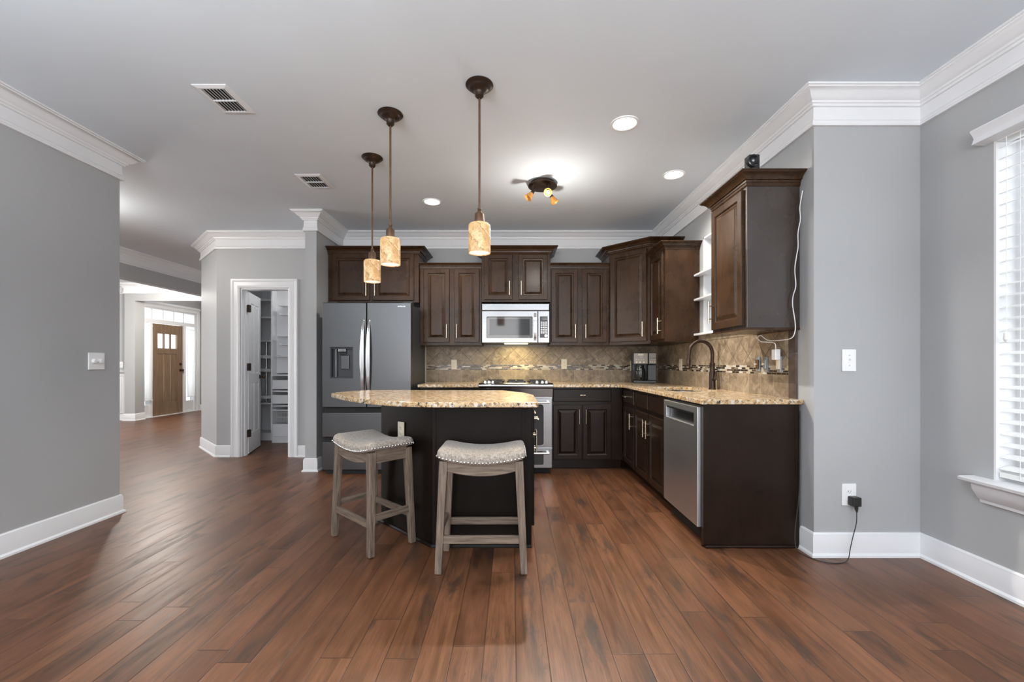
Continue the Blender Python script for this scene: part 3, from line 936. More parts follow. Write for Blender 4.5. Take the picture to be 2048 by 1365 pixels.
def add_door(root, x0, x1, z0, z1, hx, hz='bottom', mat=m_cab, y=0.0):
    d = door_mesh(x1 - x0, z1 - z0).build('door', mat, root, loc=(x0, y, z0), smooth=20)
    w = x1 - x0
    x = {'l': .03, 'r': w - .03}[hx]
    z = .125 if hz == 'bottom' else (z1 - z0) - .125
    pull(d, x, z)
    return d


def cab_crown(path, z, hgt, proj, base):
    s = hgt / .1; q = proj / .08
    pr = [(-.02, z - .02), (.004 * q, z - .02), (.010 * q, z - .012), (.010 * q, z), (.016 * q, z + .006 * s), (.018 * q, z + .022 * s), (.03 * q, z + .026 * s), (.036 * q, z + .045 * s), (.056 * q, z + .07 * s),
          (.07 * q, z + .078 * s), (.074 * q, z + .086 * s), (.08 * q, z + .088 * s), (.08 * q, z + .1 * s), (-.02, z + .1 * s)]
    return sweep(path, pr, -1)


def wall_cabinet(label, loc, rz, w, d, z0, z1, doors, crown=(.055, .05), path=None, left=True, right=True, name='wall_cabinet', light_rail=True, bmat=None):
    r = thing(name, label, 'cabinet', (loc[0], loc[1], z0), rz)
    h = z1 - z0
    b = MB().box(0, w, 0, d, .012, h)
    b.build('body', bmat or m_cab, r, bevel=.0015)
    if light_rail: MB().box(-.002, w + .002, -.004, d, 0.0, .012).build('bottom_rail', m_cab, r)
    for (x0, x1, a, b2, hx) in doors: add_door(r, x0, x1, a, b2, hx)
    pth = path or ([(0, d)] if left else []) + [(0, 0), (w, 0)] + ([(w, d)] if right else [])
    cab_crown(pth, h, crown[0], crown[1], 0).build('crown_moulding', m_cab, r, smooth=25)
    MB().box(0, w, 0, d, h, h + .02).build('top_panel', m_cab, r)
    return r


G = .003
YU = 4.83
# over the fridge
wall_cabinet('wide dark wooden cabinet above the refrigerator', (-2.065, 4.78), 0, 1.015, YB - 4.78 - G, 1.83, 2.385,
             [(.05, .468, .02, .545, 'r'), (.505, .965, .02, .545, 'l')], (.06, .085), left=False)
# left pair
wall_cabinet('two-door dark wall cabinet between refrigerator and microwave', (-1.045, YU), 0, .70, YB - YU - G, 1.352, 2.243,
             [(.045, .337, .03, .865, 'r'), (.393, .675, .03, .865, 'l')], (.04, .03), left=False, right=False)
# above microwave
wall_cabinet('raised two-door dark cabinet above the microwave', (-.341, 4.79), 0, .772, YB - 4.79 - G, 1.836, 2.395,
             [(.03, .345, .025, .535, 'r'), (.415, .74, .025, .535, 'l')], (.06, .08))
# right pair
wall_cabinet('two-door dark wall cabinet right of the microwave', (.435, YU), 0, .665, YB - YU - G, 1.352, 2.243,
             [(.012, .31, .03, .865, 'r'), (.365, .64, .03, .865, 'l')], (.04, .03), left=False, right=False)
# diagonal corner
XF = 1.46
cx0, cx1, cy0 = 1.103, XF, 4.83 - (XF - 1.103)
dc = thing('corner_cabinet', 'tall diagonal corner wall cabinet with one door', 'cabinet', (1.103, 4.83, 1.352))
DZ = 1.045
foot = [(0, 0), (XF - 1.103, -(XF - 1.103)), (RX - 1.103 - G, -(XF - 1.103)), (RX - 1.103 - G, YB - 4.83 - G), (0, YB - 4.83 - G)]
MB().prism(foot, .012, DZ).build('body', m_cab, dc, bevel=.0015)
MB().prism([(x, y) for x, y in foot], 0, .012).build('bottom_rail', m_cab, dc)
dl_ = math.hypot(XF - 1.103, XF - 1.103)
dd = door_mesh(dl_ - .07, DZ - .06).build('door', m_cab, dc, loc=(.03 * .7071, -.03 * .7071, .03), rot=(0, 0, -PI / 4), smooth=20)
pull(dd, dl_ - .07 - .03, .125)
cab_crown([(0, YB - 4.83 - G), (0, 0), (XF - 1.103, -(XF - 1.103)), (RX - 1.103 - G, -(XF - 1.103))], DZ, .06, .085, 0).build('crown_moulding', m_cab, dc, smooth=25)
MB().prism(foot, DZ, DZ + .02).build('top_panel', m_cab, dc)
# right wall, left of window (local x runs towards the camera)
YF = cy0 - G
wall_cabinet('short dark wall cabinet between the corner cabinet and the window', (XF, YF, 0), -PI / 2, YF - 4.05, RX - XF - G, 1.352, 2.25,
             [(.025, YF - 4.05 - .035, .03, .87, 'r')], (.05, .06), left=False)
wall_cabinet('nearest dark wall cabinet with glossy side hanging right of the window', (XF, 3.09, 0), -PI / 2, .45, RX - XF - G, 1.352, 2.262,
             [(.015, .42, .03, .88, 'l')], (.062, .067), bmat=m_cabg)
# trim lines on the visible end panel of the nearest cabinet
# ---- base cabinets
CT = .92


def base_body(r, w, d, mat=m_cabd, toe=.075, top=CT - .032):
    MB().box(0, w, 0, d, .105, top).box(0, w, toe, d, 0, .105).build('body', mat, r, bevel=.0015)


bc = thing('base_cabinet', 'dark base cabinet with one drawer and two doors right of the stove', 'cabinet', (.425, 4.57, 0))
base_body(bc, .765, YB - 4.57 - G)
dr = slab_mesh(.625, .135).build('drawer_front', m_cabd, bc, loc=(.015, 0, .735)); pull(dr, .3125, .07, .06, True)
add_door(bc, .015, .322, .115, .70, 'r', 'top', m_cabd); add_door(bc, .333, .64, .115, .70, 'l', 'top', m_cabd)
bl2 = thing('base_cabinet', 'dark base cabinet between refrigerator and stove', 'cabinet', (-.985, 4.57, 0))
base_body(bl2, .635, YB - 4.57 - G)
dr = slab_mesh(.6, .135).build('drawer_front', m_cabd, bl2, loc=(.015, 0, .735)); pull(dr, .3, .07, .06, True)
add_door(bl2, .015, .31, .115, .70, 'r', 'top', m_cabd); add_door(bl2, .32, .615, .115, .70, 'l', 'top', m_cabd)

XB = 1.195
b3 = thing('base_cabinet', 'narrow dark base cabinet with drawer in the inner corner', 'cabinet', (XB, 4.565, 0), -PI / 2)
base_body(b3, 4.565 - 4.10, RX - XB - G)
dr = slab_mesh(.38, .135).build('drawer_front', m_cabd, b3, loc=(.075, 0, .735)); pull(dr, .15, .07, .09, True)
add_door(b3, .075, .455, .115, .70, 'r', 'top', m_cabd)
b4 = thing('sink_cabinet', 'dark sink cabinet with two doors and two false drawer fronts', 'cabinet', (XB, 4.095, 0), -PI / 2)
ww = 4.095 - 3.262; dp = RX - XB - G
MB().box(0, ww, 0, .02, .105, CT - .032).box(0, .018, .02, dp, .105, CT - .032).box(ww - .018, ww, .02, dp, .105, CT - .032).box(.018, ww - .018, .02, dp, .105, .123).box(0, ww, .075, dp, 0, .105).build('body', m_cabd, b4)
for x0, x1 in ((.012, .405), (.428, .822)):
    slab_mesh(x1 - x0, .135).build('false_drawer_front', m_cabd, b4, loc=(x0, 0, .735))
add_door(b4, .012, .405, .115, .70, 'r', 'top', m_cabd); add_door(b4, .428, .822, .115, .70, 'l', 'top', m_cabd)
# end panel
ep = thing('end_panel', 'broad dark wooden end panel of the right-hand counter', 'cabinet panel', (XB - .012, 2.63, 0))
MB().box(0, RX - XB + .012 - .012, 0, .02, 0.012, CT - .032).box(0, .018, .02, .028, 0, CT - .032).box(-.0, .035, -.004, 0, .02, CT - .032).box(.57, .592, -.004, 0, .02, CT - .032).build('panel', m_cabd, ep, bevel=.001)
MB().tube([(.01, -.006, .01), (.592, -.006, .01)], .009, 10).build('shoe_moulding', m_cabd, ep, smooth=True)

# dishwasher
dw = thing('dishwasher', 'stainless steel dishwasher with recessed black handle pocket', 'dishwasher', (1.19, 3.255, 0), -PI / 2)
W_ = 3.255 - 2.665
MB().box(0.004, W_ - .004, 0.0, .55, .11, CT - .04).box(.01, W_ - .01, .07, .5, 0.0, .11).build('tub_body', m_black, dw)
q = holed_prism([(0, .115), (W_, .115), (W_, .868), (0, .868)], [[(.055, .745), (.055, .825), (W_ - .055, .825), (W_ - .055, .745)]], 0, -.028)
q.v = [(x, z, y) for x, y, z in q.v]
q.build('door_panel', m_dw, dw, bevel=.003)
MB().box(.055, W_ - .055, -.002, 0, .745, .825).build('handle_pocket', m_black, dw)
MB().box(.055, W_ - .055, -.026, -.016, .815, .825).build('pocket_lip', m_bglass, dw)
MB().box(.02, W_ - .02, .03, .045, .01, .105).build('toe_panel', m_dark, dw)

# ---- countertops (granite), one slab with sink cut-out
hole = rrect(1.29, 1.67, 3.36, 4.0, .12, 6)
outer = [(.424, YB - G), (.424, 4.475), (1.10, 4.475), (1.135, 4.462), (1.153, 4.42), (1.158, 4.37), (1.158, 2.63), (1.163, 2.612), (1.178, 2.604), (1.80 - .013, 2.604), (RX - G, YB - G)]
ct = holed_prism(outer, [hole], CT - .03, CT).build('countertop', m_gran, bevel=.004)
tag(ct, 'gold speckled granite L-shaped countertop with sink cut-out', 'countertop')
cl = tag(MB().box(-.995, -.346, 4.475, YB - G, CT - .03, CT).build('countertop', m_gran, bevel=.004), 'short gold granite counter piece between refrigerator and stove', 'countertop')
sk = thing('sink', 'undermount sink sunk in the right-hand counter', 'sink', (1.48, 3.68, CT - .21))


def srr(x0, x1, y0, y1, r, z): return [(x - 1.48, y - 3.68, z - (CT - .21)) for x, y in rrect(x0, x1, y0, y1, r, 6)]


MB().loft([srr(1.27, 1.69, 3.34, 4.02, .13, CT - .031), srr(1.285, 1.675, 3.355, 4.005, .12, CT - .031), srr(1.29, 1.67, 3.36, 4.0, .12, CT - .05),
           srr(1.30, 1.66, 3.37, 3.99, .11, CT - .19), srr(1.33, 1.63, 3.40, 3.96, .09, CT - .205), srr(1.46, 1.50, 3.66, 3.70, .015, CT - .207)], cap=False).build('basin', m_steel, sk, smooth=60)
MB().lathe([(0, .004), (.045, .004), (.045, 0), (0, 0)], (0, 0, .002), 24).build('drain', m_chrome, sk, smooth=True)

fa = thing('faucet', 'dark bronze gooseneck kitchen faucet', 'faucet', (1.725, 3.66, CT))
MB().lathe([(0, 0), (.03, 0), (.03, .006), (.026, .01), (.025, .13), (.021, .17), (.019, .2), (.023, .215), (.023, .222), (.015, .228), (.014, .24)], seg=24).build('faucet_body', m_bronze, fa, smooth=True)
arc = [(0, 0, .23), (0, 0, .30)] + [(-.1 + .1 * math.cos(a), 0.0, .31 + .105 * math.sin(a)) for a in [PI * k / 14 for k in range(0, 14)]] + [(-.2, 0, .30), (-.203, 0, .27)]
MB().tube(arc, .0145, 16).build('gooseneck', m_bronze, fa, smooth=True)
MB().tube([(-.203, 0, .275), (-.206, 0, .235), (-.208, 0, .205), (-.209, 0, .20)], [.015, .0185, .021, .018], 16).build('spray_head', m_bronze, fa, smooth=True)
lv = MB().tube([(0, -.02, .085), (.0, -.05, .09)], .014, 14)
lv.tube([(0.0, -.05, .088), (.004, -.056, .13), (.006, -.058, .16)], [.011, .008, .006], 12)
lv.build('lever', m_bronze, fa, smooth=True)

# ---- backsplash
bs = MB().box(-1.045, RX - .012, YB - .012, YB - .001, CT, 1.350).build('backsplash', m_tile)
tag(bs, 'tan stone tile backsplash with mosaic band along the back wall', 'backsplash')
bs2 = MB().box(RX - .012, RX - .001, 2.735, YB - .012, CT, 1.350).box(RX - .012, RX - .001, 3.09, 4.05, 1.352, 1.405).build('backsplash', m_tile)
tag(bs2, 'tan stone tile backsplash with mosaic band on the right wall', 'backsplash')
et = tag(MB().box(RX - .013, RX - .001, 2.662, 2.733, CT, 1.205).box(RX - .013, RX - .001, 2.662, 2.733, 1.21, 1.352).build('edge_tile', m_tile_edge, bevel=.001),
         'dark brown vertical tile strip ending the right backsplash', 'tile')
ef = tag(MB().box(-1.06, -1.047, YB - .02, YB - .001, CT - .005, 1.352).build('edge_strip', m_ivory), 'thin pale strip at the backsplash end beside the refrigerator', 'trim strip')

# ------------------------------------------------------------------ refrigerator
fg = thing('refrigerator', 'grey stainless french-door refrigerator with ice dispenser', 'refrigerator', (-1.947, 4.36, 0))
FW = .911
MB().box(.012, FW - .012, .085, .74, .03, 1.755).box(.03, .1, .1, .7, 0, .03).box(FW - .1, FW - .03, .1, .7, 0, .03).build('cabinet_body', m_fridge_side, fg, bevel=.004)
sx = .452


def fdoor(x0, x1, z0, z1, name='door', hole=None):
    if hole:
        q = holed_prism([(x0, z0), (x1, z0), (x1, z1), (x0, z1)], [hole], .075, 0)
        q.v = [(x, z, y) for x, y, z in q.v]
    else:
        q = MB().box(x0, x1, 0, .075, z0, z1)
    return q.build(name, m_fridge, fg, bevel=.007, seg=3)


ld = fdoor(0, sx, .69, 1.77, hole=[(.082, .995), (.082, 1.305), (.312, 1.305), (.312, .995)])
rd = fdoor(sx + .006, FW, .69, 1.77)
fd1 = fdoor(0, FW, .385, .637, 'drawer'); fd2 = fdoor(0, FW, .048, .335, 'drawer')
MB().box(.01, FW - .01, .03, .085, .336, .69).build('drawer_gap_panel', m_dark, fg)
MB().box(.02, FW - .02, .04, .085, .0, .048).build('toe_grille', m_dark, fg)
# dispenser
ds = MB().box(.082, .312, .055, .07, .995, 1.305).box(.082, .09, .004, .055, .995, 1.305).box(.304, .312, .004, .055, .995, 1.305).box(.09, .304, .004, .055, .995, 1.003).box(.09, .304, .004, .055, 1.297, 1.305)
dsp = ds.build('dispenser_recess', m_fridge_side, ld)
MB().box(.16, .235, .008, .055, 1.262, 1.296).build('nozzle_block', m_steel, dsp, bevel=.004)
MB().box(.165, .23, .03, .054, 1.235, 1.262).build('nozzle', m_black, dsp, bevel=.004)
MB().box(.178, .262, .03, .045, 1.085, 1.225).build('paddle', m_fridge, dsp, bevel=.004)
MB().box(.13, .142, .012, .05, .998, 1.29).build('divider', m_steel, dsp)
for x, dr_ in ((.424, ld), (.484, rd)):
    pts = [(x, .0, .80)] + [(x, -.055 * math.sin(PI * k / 12) ** .6 if 0 < k < 12 else -.0, .80 + .79 * k / 12) for k in range(1, 12)] + [(x, 0, 1.59)]
    mb = MB(); rings = []
    for (a, b, c) in pts:
        hw = .006 + .014 * max(0, math.sin(PI * (c - .80) / .79)) ** .7
        rings.append([(a - hw, b, c), (a + hw, b, c), (a + hw, b + .014, c), (a - hw, b + .014, c)])
    mb.loft(rings)
    mb.build('handle', m_chrome, dr_, bevel=.003, smooth=50)
letters('SAMSUNG', .0175, m_nick, rd, (.805 + .01, -.0006, 1.728), (PI / 2, 0, 0))
MB().box(.80, .90, .09, .17, 1.755, 1.79).build('hinge_cover', m_fridge_side, fg, bevel=.005)
MB().box(.012, .11, .09, .17, 1.755, 1.79).build('hinge_cover', m_fridge_side, fg, bevel=.005)

# ------------------------------------------------------------------ stove / range
rg = thing('gas_range', 'stainless steel slide-in gas range', 'stove', (-.341, 4.37, 0))
RW = .762
MB().box(.004, RW - .004, .045, .70, .06, .905).build('oven_body', m_steel, rg)
MB().box(.03, RW - .03, .08, .6, 0, .06).build('toe_base', m_dark, rg)
cp = [(.045, .80), (-.0, .80), (-.012, .885), (-.026, .888), (-.034, .905), (-.030, .925), (-.01, .938), (.045, .942)]
MB().loft([[(x, y, z) for y, z in cp] for x in (.0, RW)]).build('control_panel', m_steel, rg, bevel=.003, smooth=40)
MB().box(0.0, RW, .045, .70, .905, .935).build('cooktop', m_steel, rg, bevel=.004)
gt = MB()
for x0 in (.06, .29, .52):
    for k in range(3):
        gt.box(x0 + k * .09, x0 + k * .09 + .012, .10, .62, .944, .956)
    for y in (.10, .34, .608):
        gt.box(x0, x0 + .192, y, y + .012, .944, .956)
    for y in (.10, .608):
        for xx in (x0, x0 + .18): gt.box(xx, xx + .012, y, y + .012, .935, .946)
gt.build('grate', m_black, rg)
for x in (.17, .38, .60):
    for y in (.22, .5):
        MB().lathe([(.0, .012), (.035, .012), (.04, .006), (.04, 0), (0, 0)], (x, y, .935), 20).build('burner', m_black, rg, smooth=True)
for x in (.065, .105, .145, .60, .655, .70):
    MB().lathe([(.0, .026), (.015, .026), (.017, .02), (.018, 0), (0, 0)], (x, .02, .938), 18).build('knob', m_chrome, rg, smooth=True)
q = holed_prism([(.008, .285), (RW - .008, .285), (RW - .008, .785), (.008, .785)], [rrect(.10, RW - .10, .30, .72, .03)], .045, .005)
q.v = [(x, z, y) for x, y, z in q.v]; od = q.build('oven_door', m_steel, rg, bevel=.004)
MB().box(.09, RW - .09, .015, .04, .29, .73).build('oven_window', m_bglass, od)
hb = MB().tube([(.04, -.045, .745), (RW - .04, -.045, .745)], .011, 14)
for x in (.055, RW - .055): hb.box(x - .012, x + .012, -.045, .006, .735, .757)
hb.build('handle', m_chrome, od, smooth=True)
q = holed_prism([(.008, .065), (RW - .008, .065), (RW - .008, .265), (.008, .265)], [rrect(.10, RW - .10, .10, .235, .02)], .045, .005)
q.v = [(x, z, y) for x, y, z in q.v]; wd = q.build('warming_drawer', m_steel, rg, bevel=.004)
MB().box(.09, RW - .09, .015, .04, .095, .24).build('drawer_window', m_bglass, wd)
hb = MB().tube([(.04, -.04, .225), (RW - .04, -.04, .225)], .011, 14)
for x in (.055, RW - .055): hb.box(x - .012, x + .012, -.04, .006, .215, .237)
hb.build('handle', m_chrome, wd, smooth=True)

# ------------------------------------------------------------------ microwave
mw = thing('microwave', 'stainless over-the-range microwave above the stove', 'microwave', (-.337, 4.75, 1.375))
MWW, MH = .756, .44
MB().box(0, MWW, .02, YB - 4.75 - G - .0, .0, MH).build('housing', m_fridge_side, mw)
MB().box(0, MWW, 0, .02, .361, MH - .002).build('vent_panel', m_steel, mw, bevel=.006, seg=3)
q = holed_prism([(0, 0), (.624, 0), (.624, .355), (0, .355)], [rrect(.055, .565, .055, .29, .01)], .02, 0)
q.v = [(x, z, y) for x, y, z in q.v]; md = q.build('door', m_steel, mw, bevel=.004)
MB().box(.05, .57, .008, .018, .05, .295).build('door_window', m_mglass, md)
MB().box(.085, .535, .0065, .008, .085, .265).build('window_screen', m_bglass, md)
hr = []
for k in range(11):
    z_ = .025 + .305 * k / 10; o = -.035 * math.sin(PI * k / 10) ** .5 if 0 < k < 10 else 0
    hr.append([(.582, o, z_), (.608, o, z_), (.608, o + .01, z_), (.582, o + .01, z_)])
MB().loft(hr).build('handle', m_chrome, md, smooth=50)
cpn = MB().box(.628, MWW, 0, .02, 0, .355).build('control_panel', m_steel, mw, bevel=.004)
kp = MB().box(.648, .736, -.0015, 0.0, .055, .295).build('keypad', m_fridge_side, cpn)
MB().box(.656, .728, -.003, -.0015, .255, .287).build('display', m_bglass, kp)
for i in range(3):
    for j in range(7):
        MB().box(.66 + i * .025, .675 + i * .025, -.0028, -.0015, .105 + j * .02, .114 + j * .02).build('button', m_nick, kp)
MB().lathe([(0, 0), (.016, 0), (.015, .008), (0, .008)], (.715, -.0015, .078), 20, Matrix.Rotation(PI / 2, 4, 'X')).build('dial', m_chrome, kp, smooth=True)
MB().box(.25, .52, .12, .24, -.006, 0).build('hood_lamp', m_mwl, mw)
area('hood_lamp_light', (.385, .18, -.01), (0, 0, 0), .22, .1, 4.0, (1, .83, .42), mw)

# ------------------------------------------------------------------ coffee maker
cm = thing('coffee_maker', 'black and brushed metal coffee maker with glass carafe', 'coffee maker', (1.50, 4.82, CT), math.radians(-10))
MB().box(-.12, .13, -.02, .24, 0, .03).box(-.12, .13, .10, .24, .03, .345).box(.035, .13, -.02, .24, .03, .21).build('housing', m_black, cm, bevel=.006)
MB().box(-.125, .035, -.05, .12, .215, .345).build('brew_head', m_fridge_side, cm, bevel=.006)
MB().box(.04, .125, -.05, .12, .215, .345).build('single_serve_head', m_fridge_side, cm, bevel=.006)
MB().box(-.118, .03, -.054, -.05, .222, .338).box(.045, .12, -.054, -.05, .222, .28).box(.045, .12, -.054, -.05, .288, .338).build('control_panel', brushed('panel_steel', (.16, .14, .12), .4), cm)
MB().box(-.075, -.015, -.056, -.054, .312, .332).build('badge', m_ivory, cm)
MB().box(-.06, -.025, -.056, -.054, .288, .304).build('display', m_bglass, cm)
for x, z_, r_ in ((-.09, .265, .006), (-.065, .265, .004), (-.04, .265, .004), (-.015, .265, .006), (-.09, .237, .009), (-.052, .237, .009), (-.012, .237, .009), (.06, .24, .006), (.082, .24, .006), (.105, .24, .006)):
    MB().lathe([(0, 0), (r_, 0), (r_, .003), (0, .003)], (x, -.054, z_), 14, Matrix.Rotation(PI / 2, 4, 'X')).build('button', m_ivory, cm)
cg = MB().lathe([(0, .0), (.055, .0), (.062, .01), (.064, .09), (.055, .13), (.045, .145), (.045, .155)], (-.045, .03, .032), 28).build('carafe', m_bglass, cm, smooth=True)
MB().lathe([(.047, .0), (.047, .02), (0, .024)], (-.045, .03, .185), 28).build('carafe_lid', m_black, cg, smooth=True)
MB().tube([(-.045, -.035, .17), (-.045, -.075, .165), (-.045, -.08, .12), (-.045, -.075, .07), (-.045, -.035, .06)], .007, 10).build('carafe_handle', m_steel, cg, smooth=True)

# ------------------------------------------------------------------ security camera on the cabinet
sc = thing('security_camera', 'small black camera sitting on top of the nearest wall cabinet', 'camera', (1.515, 2.68, 2.331))
sc.scale = (1.35, 1.35, 1.4)
MB().lathe([(0, 0), (.026, 0), (.026, .006), (.012, .01), (.012, .02)], (0, 0, 0), 20).build('stand', m_black, sc, smooth=True)
MB().box(-.022, .028, -.015, .03, .012, .088).build('housing', m_black, sc, bevel=.005)
MB().lathe([(0, .012), (.014, .012), (.022, .022), (.026, .02), (.026, 0), (0, 0)], (-.012, -.015, .052), 24, Matrix.Rotation(PI / 2 , 4, 'X')).build('lens_ring', m_bglass, sc, smooth=True)
MB().lathe([(0, .006), (.006, .004), (.007, 0)], (-.012, -.028, .052), 16, Matrix.Rotation(PI / 2, 4, 'X')).build('lens', m_grey_plate, sc, smooth=True)

# ------------------------------------------------------------------ island
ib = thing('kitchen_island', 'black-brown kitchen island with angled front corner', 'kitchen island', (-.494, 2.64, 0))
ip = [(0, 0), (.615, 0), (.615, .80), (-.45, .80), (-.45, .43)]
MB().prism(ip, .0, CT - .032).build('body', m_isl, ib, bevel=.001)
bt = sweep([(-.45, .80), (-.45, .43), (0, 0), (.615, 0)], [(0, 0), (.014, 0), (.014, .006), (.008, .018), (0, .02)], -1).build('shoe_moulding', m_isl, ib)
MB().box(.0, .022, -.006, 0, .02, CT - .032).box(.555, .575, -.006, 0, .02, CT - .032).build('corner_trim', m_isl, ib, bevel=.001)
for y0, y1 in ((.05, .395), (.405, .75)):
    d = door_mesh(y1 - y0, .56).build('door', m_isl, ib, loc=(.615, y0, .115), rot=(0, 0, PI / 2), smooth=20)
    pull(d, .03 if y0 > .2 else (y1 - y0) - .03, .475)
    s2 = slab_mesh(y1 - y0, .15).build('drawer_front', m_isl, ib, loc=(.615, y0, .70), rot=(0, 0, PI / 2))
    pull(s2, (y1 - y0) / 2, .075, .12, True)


def bez(p, a, b, c, n=8):
    return [((1 - t) ** 2 * a[0] + 2 * t * (1 - t) * b[0] + t * t * c[0], (1 - t) ** 2 * a[1] + 2 * t * (1 - t) * b[1] + t * t * c[1]) for t in [k / n for k in range(n + 1)]]


itop = [(.14, 2.42), (.152, 2.435), (.152, 3.02), (.10, 3.22), (-.075, 3.53)] + [(-1.20, 3.56), (-1.335, 3.35), (-1.352, 3.18), (-1.335, 3.155)] + bez(0, (-1.335, 3.155), (-.86, 2.42), (-.42, 2.413), 14)
it = tag(MB().prism(itop, CT - .03, CT).build('island_countertop', m_gran, bevel=.005), 'gold granite island top with curved front edge', 'countertop')


# ------------------------------------------------------------------ stools
def make_stool(label, loc, rz):
    r = thing('counter_stool', label, 'stool', loc, rz, 'saddle-seat counter stools at the island')
    HX, HY, ZS = .205, .125, .592
    def sad(x): return .034 * min(1.25, abs(x) / .235) ** 2
    # seat cushion
    def ring(sx_, sy_, z_):
        return [(x, y, z_ + sad(x)) for x, y in rrect(-.238 * sx_, .238 * sx_, -.158 * sy_, .158 * sy_, .028 * min(sx_, sy_), 4)]
    def dense(sx_, sy_, z_, n=12):
        a, b, rr = .238 * sx_, .158 * sy_, .03 * min(sx_, sy_)
        pts = []
        base = rrect(-a, a, -b, b, rr, 3)
        for i in range(len(base)):
            p, q_ = base[i], base[(i + 1) % len(base)]
            L = math.hypot(q_[0] - p[0], q_[1] - p[1])
            k = n if L > rr * 2 else 1
            for j in range(k):
                t = j / k; pts.append((p[0] + (q_[0] - p[0]) * t, p[1] + (q_[1] - p[1]) * t))
        return [(x, y, z_ + sad(x)) for x, y in pts]
    prof = [(.97, .96, .0), (1.0, 1.0, .003), (1.012, 1.018, .018), (1.008, 1.012, .032), (.985, .975, .045), (.94, .91, .055), (.86, .78, .062), (.72, .56, .066), (.5, .3, .068), (.2, .08, .069)]
    seat = MB().loft([dense(a, b, ZS + c) for a, b, c in prof]).build('seat', m_linen, r, smooth=60)
    nh = None
    def nails():
        for side in (-1, 1):
            for k in range(24):
                yield (-.224 + .448 * k / 23, side * .1605, 0 if side < 0 else PI)
            for k in range(15):
                yield (side * .2415, -.138 + .276 * k / 14, side * PI / 2)
    for x, y, a in nails():
        if nh is None:
            nh = MB().lathe([(.0066, 0), (.006, .0028), (.004, .0048), (.0, .0056)], (0, 0, 0), 10, Matrix.Rotation(PI / 2, 4, 'X')).build('nailhead', m_nick, seat, smooth=True)
            o = nh
        else:
            o = nh.copy(); C.objects.link(o)
        o.location = (x, y, ZS + .011 + sad(x)); o.rotation_euler = (0, 0, a)
    # legs
    for sx_ in (-1, 1):
        for sy_ in (-1, 1):
            a = (sx_ * (HX), sy_ * (HY), ZS + .018); b = (sx_ * .2325, sy_ * .143, 0.004)
            lg = MB().beam(b, a, .036, .036, .046, .042)
            o = lg.build('leg', m_stool, r, bevel=.003)
    # aprons front/back with curved top and bottom
    for sy_ in (-1, 1):
        rings = []
        for k in range(17):
            x = -.19 + .38 * k / 16; bot = .528 + .028 * (abs(x) / .19) ** 2; top = ZS + sad(x)
            y = sy_ * .128
            rings.append([(x, y - .011, bot), (x, y + .011, bot), (x, y + .011, top), (x, y - .011, top)])
        MB().loft(rings).build('apron', m_stoolh, r, smooth=40)
        rl = []
        for k in range(17):
            x = -.19 + .38 * k / 16; bot = .528 + .028 * (abs(x) / .19) ** 2; y = sy_ * .14
            rl.append((x, y, bot + .005))
        MB().tube(rl, .004, 6).build('bead', m_stoolh, r, smooth=True)
    for sx_ in (-1, 1):
        MB().box(sx_ * .21 - .011, sx_ * .21 + .011, -.108, .108, .545, ZS + .028).build('apron', m_stooly, r)
        MB().box(sx_ * .226 - .009, sx_ * .226 + .009, -.12, .12, .205, .245).build('stretcher', m_stooly, r, bevel=.002)
    for sy_ in (-1, 1):
        MB().box(-.212, .212, sy_ * .139 - .009, sy_ * .139 + .009, .165, .207).build('stretcher', m_stoolh, r, bevel=.002)
    return r


st = make_stool('saddle stool facing straight on in front of the island', (-.167, 2.445, 0), 0)
st2 = dup(st, (-.905, 2.758, 0), math.radians(-42.5), 'saddle stool turned at an angle beside the island corner')

# ------------------------------------------------------------------ lamps
CAN = [(0, 0), (.078, 0), (.08, -.005), (.074, -.011), (.066, -.014), (.06, -.02), (.056, -.026), (.046, -.03), (.036, -.036), (.03, -.042), (.026, -.048), (.024, -.068), (.016, -.076), (.012, -.08), (0, -.08)]


def pendant(label, x, y):
    r = thing('pendant_light', label, 'pendant lamp', (x, y, H), 0, 'art glass pendants over the island')
    MB().lathe(CAN, seg=36).build('canopy', m_bronze, r, smooth=True)
    zb = 1.775 - H
    MB().lathe([(.0065, -.075), (.0065, zb + .26), (.011, zb + .258), (.012, zb + .25), (.008, zb + .245), (.013, zb + .238), (.014, zb + .23)], seg=14).build('stem', m_bronze2, r, smooth=True)
    MB().lathe([(.006, zb + .232), (.024, zb + .228), (.027, zb + .22), (.028, zb + .172), (.034, zb + .168), (.034, zb + .164), (0, zb + .164)], seg=24).build('socket_cup', m_bronze2, r, smooth=True)
    o = MB().lathe([(.02, .172), (.055, .168), (.062, .16), (.0635, .150), (.0635, .0), (.0605, .0), (.0605, .148), (.05, .16), (.02, .166)], seg=40).build('glass_shade', m_shade, r, smooth=50, loc=(0, 0, zb))
    MB().lathe([(0, 0.004), (.058, .004), (.0595, .02), (.0595, .14), (.05, .156)], seg=32).build('shade_liner', m_shin, o, smooth=50)
    spot('pendant_glow', (0, 0, zb - .01), (0, 0, 0), 9, math.radians(150), .8, (1, .78, .5), .05, r)
    p = point('pendant_halo', (0, -.0, zb + .08), 1.2, (1, .75, .45), .05, r)
    return r


pendant('largest nearest pendant with amber veined glass, on the right', -.187, 2.44)
pendant('middle pendant with amber veined glass cylinder', -.78, 2.725)
pendant('smallest farthest pendant with amber veined glass, on the left', -1.085, 3.30)

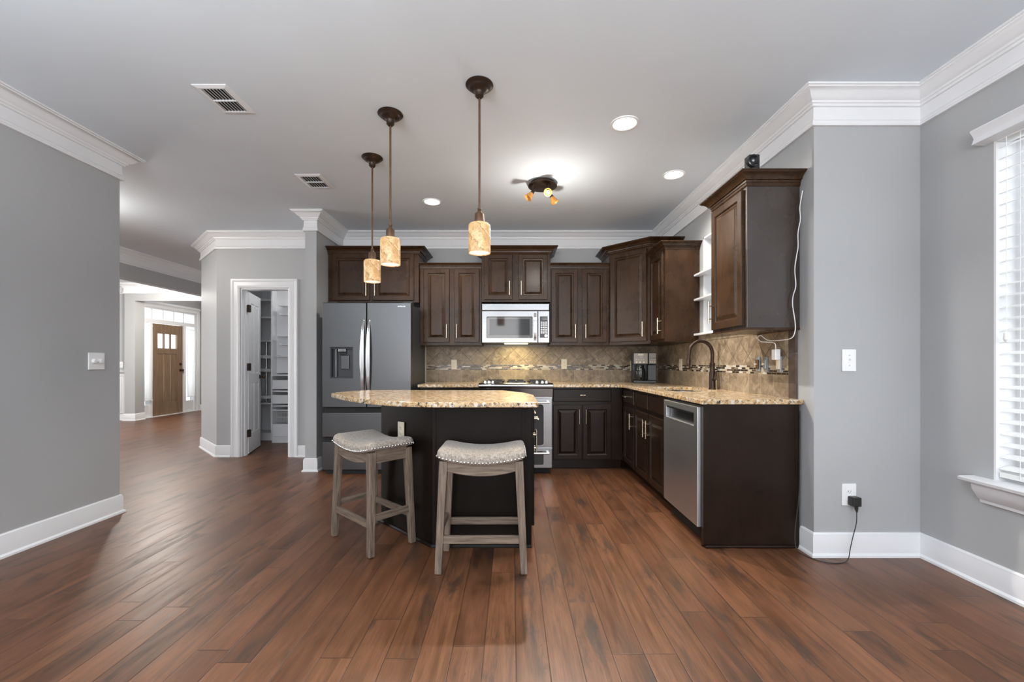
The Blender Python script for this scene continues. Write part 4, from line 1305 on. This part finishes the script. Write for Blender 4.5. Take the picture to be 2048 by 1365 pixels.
for x, y, lab in ((.75, 2.83, 'largest round recessed ceiling light nearest the camera'), (1.37, 3.60, 'recessed ceiling light close to the right crown moulding'),
                  (-.79, 4.20, 'small far recessed ceiling light behind the pendants')):
    r = thing('recessed_light', lab, 'ceiling light', (x, y, H))
    MB().lathe([(.092, 0), (.09, -.006), (.078, -.007), (.072, -.002), (.072, 0)], seg=40).build('trim_ring', m_white, r, smooth=True)
    MB().lathe([(0, -.003), (.072, -.003)], seg=40).build('lens', m_can, r)
    spot('recessed_glow', (0, 0, -.03), (0, 0, 0), 48, math.radians(140), .7, (1, .95, .88), .07, r)

tl = thing('ceiling_spotlight_fixture', 'round bronze ceiling fixture with amber glass spotlights', 'ceiling light', (.27, 3.76, H))
MB().lathe([(0, 0), (.105, 0), (.105, -.022), (.128, -.026), (.128, -.034), (.09, -.042), (0, -.046)], seg=40).build('base_plate', m_bronze, tl, smooth=True)


def head(x, y, tilt, yaw, lit):
    M_ = Matrix.Translation((x, y, -.1)) @ Matrix.Rotation(yaw, 4, 'Z') @ Matrix.Rotation(tilt, 4, 'Y')
    st_ = MB().tube([(x, y, -.04), (x, y, -.1)], .006, 8).build('arm', m_bronze, tl, smooth=True)
    q = MB().lathe([(.0, .02), (.012, .018), (.014, -.01), (.018, -.025), (.018, -.028)], seg=18); q.xf(M_); q.build('spot_socket', m_bronze, st_, smooth=True)
    q = MB().lathe([(.017, -.025), (.024, -.05), (.036, -.085), (.034, -.085), (.02, -.05)], seg=24); q.xf(M_); q.build('glass_cone', m_amber, st_, smooth=True)
    if lit:
        q = MB().lathe([(0, -.06), (.012, -.063), (.016, -.074), (.01, -.084), (0, -.086)], seg=14); q.xf(M_); q.build('bulb', m_hot, st_, smooth=True)


head(-.085, -.06, math.radians(38), math.radians(20), False)
head(.045, -.075, math.radians(58), math.radians(82), True)
head(.07, .01, math.radians(-30), math.radians(0), False)
point('spotlight_glow', (.05, -.16, -.42), 8, (1, .94, .86), .03, tl)
spot('spotlight_beam', (.05, -.10, -.20), (math.radians(-32), math.radians(-24), 0), 120, math.radians(108), .6, (1, .93, .84), .02, tl)


def vent(label, x0, x1, y0, y1):
    r = thing('air_vent', label, 'air vent', ((x0 + x1) / 2, (y0 + y1) / 2, H))
    a, b = (x1 - x0) / 2, (y1 - y0) / 2; g = .032
    q = MB().loft([[(-a, -b, 0), (a, -b, 0), (a, b, 0), (-a, b, 0)], [(-a, -b, -.003), (a, -b, -.003), (a, b, -.003), (-a, b, -.003)],
                   [(-a + g - .01, -b + g - .01, -.009), (a - g + .01, -b + g - .01, -.009), (a - g + .01, b - g + .01, -.009), (-a + g - .01, b - g + .01, -.009)],
                   [(-a + g, -b + g, -.008), (a - g, -b + g, -.008), (a - g, b - g, -.008), (-a + g, b - g, -.008)], [(-a + g, -b + g, -.001), (a - g, -b + g, -.001), (a - g, b - g, -.001), (-a + g, b - g, -.001)]], cap=False)
    q.build('frame', m_trim, r)
    MB().box(-a + g, a - g, -b + g, b - g, -.0015, -.0005).build('dark_backing', m_dark, r)  # near-black plate under the unbroken ceiling, its colour stands in for duct shade
    lv_ = MB(); n = 7
    for k in range(n):
        x = -a + g + (2 * (a - g)) * (k + .5) / n
        lv_.loft([[(x - .0035, y, -.002), (x - .0005, y, -.002), (x + .0035, y, -.0095), (x + .0005, y, -.0095)] for y in (-b + g, b - g)])
    lv_.build('louvres', m_trim, r)
    MB().box(-a + g, a - g, -.004, .004, -.0105, -.002).build('crossbar', m_trim, r)
    return r


vent('larger white ceiling air vent at upper left', -1.84, -1.64, 2.435, 2.72)
vent('smaller-looking white ceiling air vent farther into the kitchen', -1.84, -1.62, 3.59, 3.875)

# light in the foyer and hall beyond
for i, (x, y, p_) in enumerate(((-4.35, 3.9, 28), (-6.22, 7.5, 75), (-6.2, 9.5, 20))):
    fl = thing('flush_ceiling_light', ('round flush lamp on the hall ceiling hidden behind the left wall', 'round flush lamp on the foyer ceiling', 'round flush lamp above the front door')[i], 'ceiling light', (x, y, H))
    kf = 1.9 if i == 1 else 1.0
    MB().lathe([(r_ * kf, z_ * kf) for r_, z_ in ((0, 0), (.15, 0), (.15, -.02), (.13, -.06), (.07, -.085), (0, -.09))], seg=32).build('diffuser', emit('opal_diffuser', (1, .86, .70), 18 if i == 1 else 4), fl, smooth=True)
    point('flush_lamp_glow', (0, 0, -.25), p_, (1, .95, .88), .12, fl)
